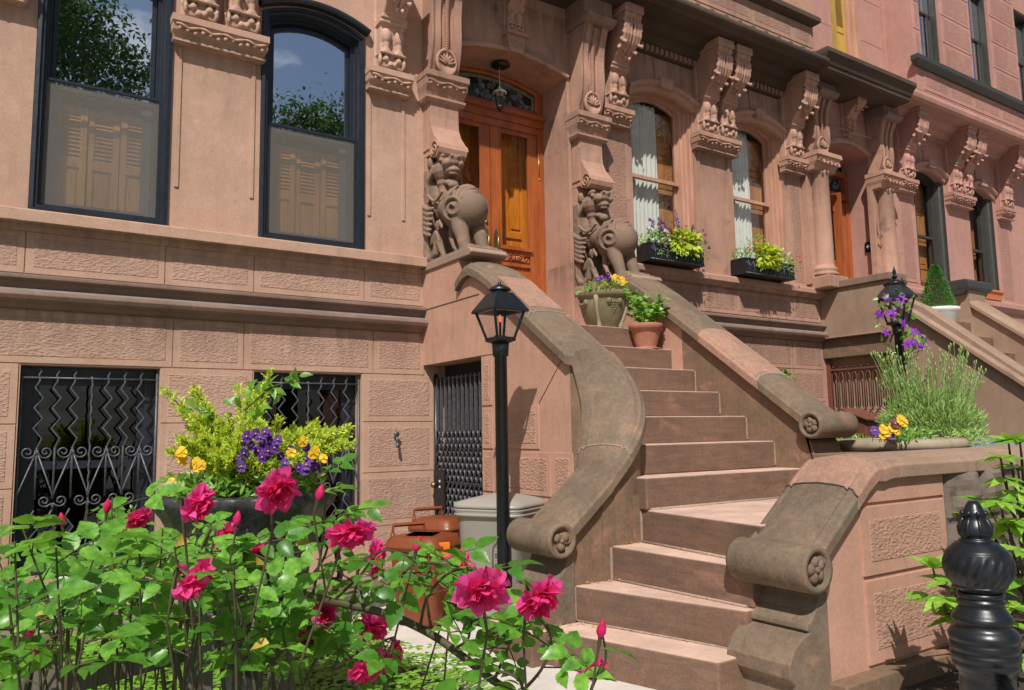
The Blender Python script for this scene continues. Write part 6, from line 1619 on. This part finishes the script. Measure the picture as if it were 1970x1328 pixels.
for i in range(17):   # shorter side shoots lower down
    px=R_.uniform(10,600); dp=R_.uniform(1.35,2.1); y=R_.uniform(1060,1250); e=at(px,y,dp); b=gp(px+R_.uniform(-50,50),dp+.1); m=b+(e-b)*.7+rv(.05)
    cane([b,m,e],.004,.002,R_.choice((2,3,3)),.055,.80)
# dark bare old canes near the bottom left
for i in range(12):
    px=R_.uniform(60,520); b=gp(px+R_.uniform(-80,80),1.8); e=at(px,R_.uniform(1130,1200),1.8); m=(b+e)/2+rv(.08); cane([b,m,e],.008,.004,0)
    cane([m,m+rv(.1)+Vector((0,0,.18))],.004,.002,1,.045,.9)
# the long arching cane to the right with its shoots
MC=[gp(420,2.0),at(470,1230,1.9),at(560,1150,1.8),at(640,1158,1.7),at(740,1180,1.65),at(820,1215,1.6),at(880,1255,1.55),at(950,1310,1.5),at(1010,1345,1.48)]
cane(MC,.010,.0075,0)
def shoot(pp,nl,size=.047,r=.0035,c=None,start=.25): cane([at(*q) for q in pp],r,r*.5,nl,size,start,True,c)
shoot([(560,1150,1.8),(620,1080,1.75),(640,1010,1.7),(660,990,1.65)],4)
shoot([(600,1152,1.75),(618,1060,1.75),(625,960,1.7),(610,905,1.7)],4)
shoot([(640,1158,1.7),(690,1110,1.65),(735,1060,1.6),(800,1075,1.55)],3)
shoot([(745,1180,1.65),(765,1120,1.62),(800,1085,1.6),(850,1085,1.55),(880,1090,1.5)],4,.045)
shoot([(808,1208,1.6),(822,1150,1.55),(860,1105,1.52),(905,1095,1.5),(930,1110,1.45)],4,.040)
shoot([(830,1210,1.6),(818,1130,1.6),(830,1090,1.6)],3,.038)
shoot([(870,1250,1.55),(900,1230,1.5),(905,1190,1.5)],3,.045)
shoot([(950,1310,1.5),(980,1240,1.45),(1000,1190,1.42)],2,.052)
shoot([(1000,1335,1.48),(1040,1290,1.4),(1060,1240,1.4),(1052,1200,1.38)],3,.045)
shoot([(1120,1400,1.4),(1140,1320,1.36),(1165,1270,1.35),(1160,1225,1.34)],2,.048)
shoot([(880,1255,1.55),(940,1225,1.5),(985,1225,1.5),(1010,1215,1.5)],4,.036,.002,.0)
shoot([(920,1290,1.52),(950,1245,1.5),(960,1215,1.5)],2,.036,.002,.0)
shoot([(700,1170,1.68),(690,1130,1.7),(650,1100,1.7)],3,.05)
shoot([(720,1280,1.6),(730,1240,1.6),(760,1225,1.55)],3,.045)
shoot([(1010,1360,1.4),(1000,1310,1.38),(960,1290,1.38)],3,.055)
shoot([(700,1260,1.75),(640,1210,1.75),(600,1200,1.7)],4,.05,.003,.05)
shoot([(500,1300,1.8),(560,1240,1.8),(620,1235,1.8),(660,1250,1.75)],5,.05,.003,.05)
BL=[(380,972,95,0),(535,945,100,1),(370,1115,98,2),(675,1025,100,3),(722,1075,82,0),(882,1088,62,1),(872,1120,55,2),(928,1140,112,3),(1035,1152,100,4),(718,1208,66,0),(625,1180,62,1),(712,1280,88,2),(760,1256,56,3),(1140,1287,62,0),(430,1032,62,4),(500,1072,64,2),(265,1000,52,1),(545,1027,32,0),(97,1190,44,3),(62,1228,40,4),(75,1245,36,2),(592,1228,40,1),(352,1105,60,4),(600,1240,26,0)]
for i,(px,py,s_,vv) in enumerate(BL):
    dp=min(1.75,max(1.22,.090*1512/s_)); sc_=s_*dp/1512/.128
    o=bpy.data.objects.new('rose_bloom',ROSES[i%9]); col.objects.link(o); o.parent=RB; p=at(px,py,dp)
    q=ORG[RB.name]; o.location=(p.x-q[0],-(p.y-q[1]),p.z-q[2])
    # axis faces street, drooping
    ax=Vector((R_.uniform(-.7,.7),-(.55+R_.uniform(-.3,.2)),R_.uniform(-.75,.25))).normalized()
    o.rotation_euler=(ax.to_track_quat('Z','Y')@Matrix.Rotation(R_.uniform(0,6),3,'Z').to_quaternion()).to_euler(); o.scale=(sc_*R_.uniform(.85,1.12),sc_*R_.uniform(.85,1.12),sc_*R_.uniform(.8,1.25))
    st=Vector((p.x-ax.x*.01,p.y+ax.y*.01,p.z-ax.z*.01)); bk=Vector((p.x-ax.x*.035,p.y+ax.y*.035,p.z-ax.z*.035)); dn=bk+Vector((R_.uniform(-.04,.04),-.03,-.10))
    cn.tube([st,bk,dn,dn+Vector((R_.uniform(-.05,.05),-.02,-.15))],[.006,.0045,.0022,.0022],7)
    for k in range(5): dd=rv(1); leaf(lv,bk,Vector((-ax.x,ax.y,-ax.z))*.1+dd,dd,.022*sc_,.007,.6,rows=3)
for px,py,dp in ((612,960,1.5),(455,1010,1.6),(1155,1225,1.33),(205,985,1.7),(800,1060,1.5),(120,1010,1.8)):
    p=at(px,py,dp); ax=(Vector((R_.uniform(-.4,.4),.2,1))).normalized(); b=MB()
    b.lathe([(.001,-.004),(.005,0),(.0085,.008),(.008,.016),(.004,.024),(.001,.029)],0,0,0,8,rf=lambda a,z:1+.12*sin(a*3+z*200),c=.3)
    me=mesh_from(b,(0,0,0),'rose_bud'); me.materials.append(M['rosep']); o=bpy.data.objects.new('rose_bud',me); col.objects.link(o); o.parent=RB; q=ORG[RB.name]
    o.location=(p.x-q[0],-(p.y-q[1]),p.z-q[2]); o.rotation_euler=Vector((ax.x,-ax.y,ax.z)).to_track_quat('Z','Y').to_euler()
    for k in range(5): a=k*1.257; leaf(lv,p,ax+Vector((cos(a),sin(a),0))*.35,Vector((cos(a),sin(a),.5)),.024,.007,.5,rows=3)
    cn.tube([p,p-ax*.03,p-ax*.03+Vector((R_.uniform(-.05,.05),-.02,-.16))],[.004,.002,.002],6)
dy=MB()
for k in range(7):
    p=at(R_.uniform(20,640),R_.uniform(1010,1280),R_.uniform(1.4,1.9)); leaf(dy,p,rv(1),TOC+rv(.8),R_.uniform(.025,.045),.022,R_.random(),.5,.4,5)
mk('withered_leaves',dy,M['litt2'],RB,recalc=False)
mk('leaves',lv,M['lrose'],RB,recalc=False); mk('canes',cn,M['cane'],RB,recalc=False)

# dry leaf litter in the corners of the steps
f=MB()
for k in range(260):
    z,xa,ya,xb,yb=R_.choice(((.885,3.84,2.99,5.3,3.02),(.663,3.80,2.91,3.60,3.9),(.441,3.5,2.91,3.54,3.9),(.441,3.28,2.90,3.5,2.93),(.219,3.24,2.94,3.46,3.9),(.219,3.0,2.93,3.2,2.97),(.219,3.18,2.96,3.22,3.2),(.663,3.6,2.9,3.8,2.93)))
    u=R_.random()**1.5; p=(xa+(xb-xa)*u+R_.gauss(0,.012),ya+(yb-ya)*u+R_.gauss(0,.012),z+.004); kite(f,p,Vector((R_.uniform(-1,1),R_.uniform(-1,1),.15)),(0,0,1),R_.uniform(.008,.022),R_.uniform(.005,.010),R_.random())
M['litt']=leafmat('dry_leaf',(.45,.28,.12),(.75,.55,.28),.2,.8)
lt=mk('leaf_litter',f,M['litt'],None,recalc=False); lt['kind']='stuff'; lt['label']='dry leaf litter gathered in the corners of the stoop steps'; lt['category']='leaf litter'

# ================================================================ STREET TREES (seen mirrored in the windows)
def tree(label,x,y,h,cr,n,seed,low=.35):
    r=random.Random(seed); T=thing('street_tree',label,'tree',(x,y,0),'trees across the street')
    tr=MB(); tr.tube([(x,y,-.1),(x+.1,y,h*.25),(x-.1,y+.1,h*.45),(x,y,h*.8)],[.28,.22,.18,.05],10)
    cl=[]
    for k in range(26):
        a=r.uniform(0,2*pi); z=h*r.uniform(low,.98); rr=cr*r.uniform(.25,1)*(1-.5*max(0,(z/h-.6)/.4)); e=Vector((x+rr*cos(a),y+rr*sin(a),z)); cl.append(e)
        tr.tube([(x,y,z*.62),((x+e.x)/2,(y+e.y)/2,z*.85),e],[.07,.045,.015],5)
    mk('trunk',tr,M['bark'],T)
    f=MB(); global R_
    sv=R_; R_=r
    for k in range(n):
        e=r.choice(cl); q=Vector((r.gauss(0,1),r.gauss(0,1),r.gauss(0,.7)))*cr*.17; p=e+q
        leaf(f,p,rv(1)+Vector((0,0,-.2)),Vector((0,0,1))+rv(.6),r.uniform(.16,.26),.11,r.random(),rows=2)
    R_=sv; mk('crown',f,M['tree'],T,recalc=False)
tree('tall leafy street tree across the road, nearer the first house',-.5,19.5,17,5.0,34000,1)
tree('leafy street tree across the road opposite the stoop',8.6,20,13.5,3.9,20000,2)
tree('leafy street tree across the road farther up the street',17.5,20.5,15,5,18000,3)
tree('broad street tree across the road beyond the next stoop',27,21,17,6,11000,5)
tree('leafy street tree on the near kerb far along the street',38,12,14,4.5,6000,4)

# ================================================================ GROUND
def ground(name,mb,mat):
    o=mk(name,mb,M[mat],None); o['kind']='structure'; return o
mb=MB(); mb.box(-150,200,-80,150,-.5,-.024); ground('ground',mb,'walk')
mb=MB(); mb.quad((-60,10.6,-.012),(120,10.6,-.012),(120,19,-.012),(-60,19,-.012)); ground('road',mb,'road')
mb=MB(); mb.box(-60,120,10.45,10.6,-.2,.12); ground('kerb',mb,'walk')
mb=MB(); mb.box(-60,120,5.7,10.45,-.2,.0); ground('sidewalk',mb,'walk')
mb=MB(); mb.box(2.3,3.9,-.02,5.7,-.2,.004); mb.box(3.9,5.0,4.4,5.7,-.2,.0045); ground('path',mb,'path')
mb=MB(); mb.box(-3.4,2.3,-.02,.68,-.2,.004); mb.box(5.9,18,-.02,4.0,-.2,.004); ground('areaway_paving',mb,'walk')
mb=MB(); mb.grid(lambda u,v:(-3.4+5.68*u,.68+5.0*v,.015+.04*noise.noise(Vector((u*20,v*20,0)))),40,40); ground('garden_bed',mb,'soil')
mb=MB(); mb.quad((3.9,4.42,.012),(9,4.42,.012),(9,5.6,.012),(3.9,5.6,.012)); ground('planting_bed',mb,'soil')

# ================================================================ LIGHT, SKY, CAMERA
LD=Vector((.88,1.0,-1.55)).normalized()       # direction the sunlight travels (X right, +Y into the houses)
sun=bpy.data.lights.new('sun','SUN'); sun.energy=5.0; sun.angle=radians(.53); sun.color=(1,.965,.91)
so=bpy.data.objects.new('sun',sun); col.objects.link(so); so.rotation_euler=LD.to_track_quat('-Z','Y').to_euler()
el=math.asin(-LD.z); az=atan2(-LD.x,-LD.y)    # azimuth of the sun position, clockwise from +Y
w=bpy.data.worlds.new('World'); sc.world=w; w.use_nodes=True; nt=w.node_tree; nt.nodes.clear()
sky=nd(nt,'ShaderNodeTexSky',sky_type='NISHITA',sun_disc=False,sun_elevation=el,sun_rotation=az,altitude=0,air_density=1.0,dust_density=1.2,ozone_density=1.2)
tc=nd(nt,'ShaderNodeTexCoord').outputs['Generated']
cl=nd(nt,'ShaderNodeTexNoise',{'Vector':mapp(nt,tc,1,1,2.2),'Scale':2.3,'Detail':7.0,'Roughness':.6,'Distortion':.4}).outputs[0]
cc=mix(nt,ramp(nt,cl,.53,.70),sky.outputs[0],(13.0,13.4,14.0))
out_=nd(nt,'ShaderNodeOutputWorld',{0:nd(nt,'ShaderNodeBackground',{'Color':cc,'Strength':.072}).outputs[0]})
cam=bpy.data.cameras.new('camera'); co=bpy.data.objects.new('camera',cam); col.objects.link(co)
cam.sensor_fit='HORIZONTAL'; cam.sensor_width=36; cam.lens=36*FPX/1970; cam.clip_start=.05; cam.clip_end=1000
co.matrix_world=Matrix(((RT.x,UP.x,-FW.x,CAMP[0]),(RT.y,UP.y,-FW.y,-CAMP[1]),(RT.z,UP.z,-FW.z,CAMP[2]),(0,0,0,1)))
sc.camera=co
sc.view_settings.view_transform='Standard'; sc.view_settings.look='None'; sc.view_settings.exposure=0
sc.cycles.max_bounces=6; sc.cycles.transparent_max_bounces=12; sc.cycles.glossy_bounces=3; sc.cycles.diffuse_bounces=3; sc.cycles.transmission_bounces=3
sc.cycles.use_denoising=True; sc.cycles.sample_clamp_indirect=6
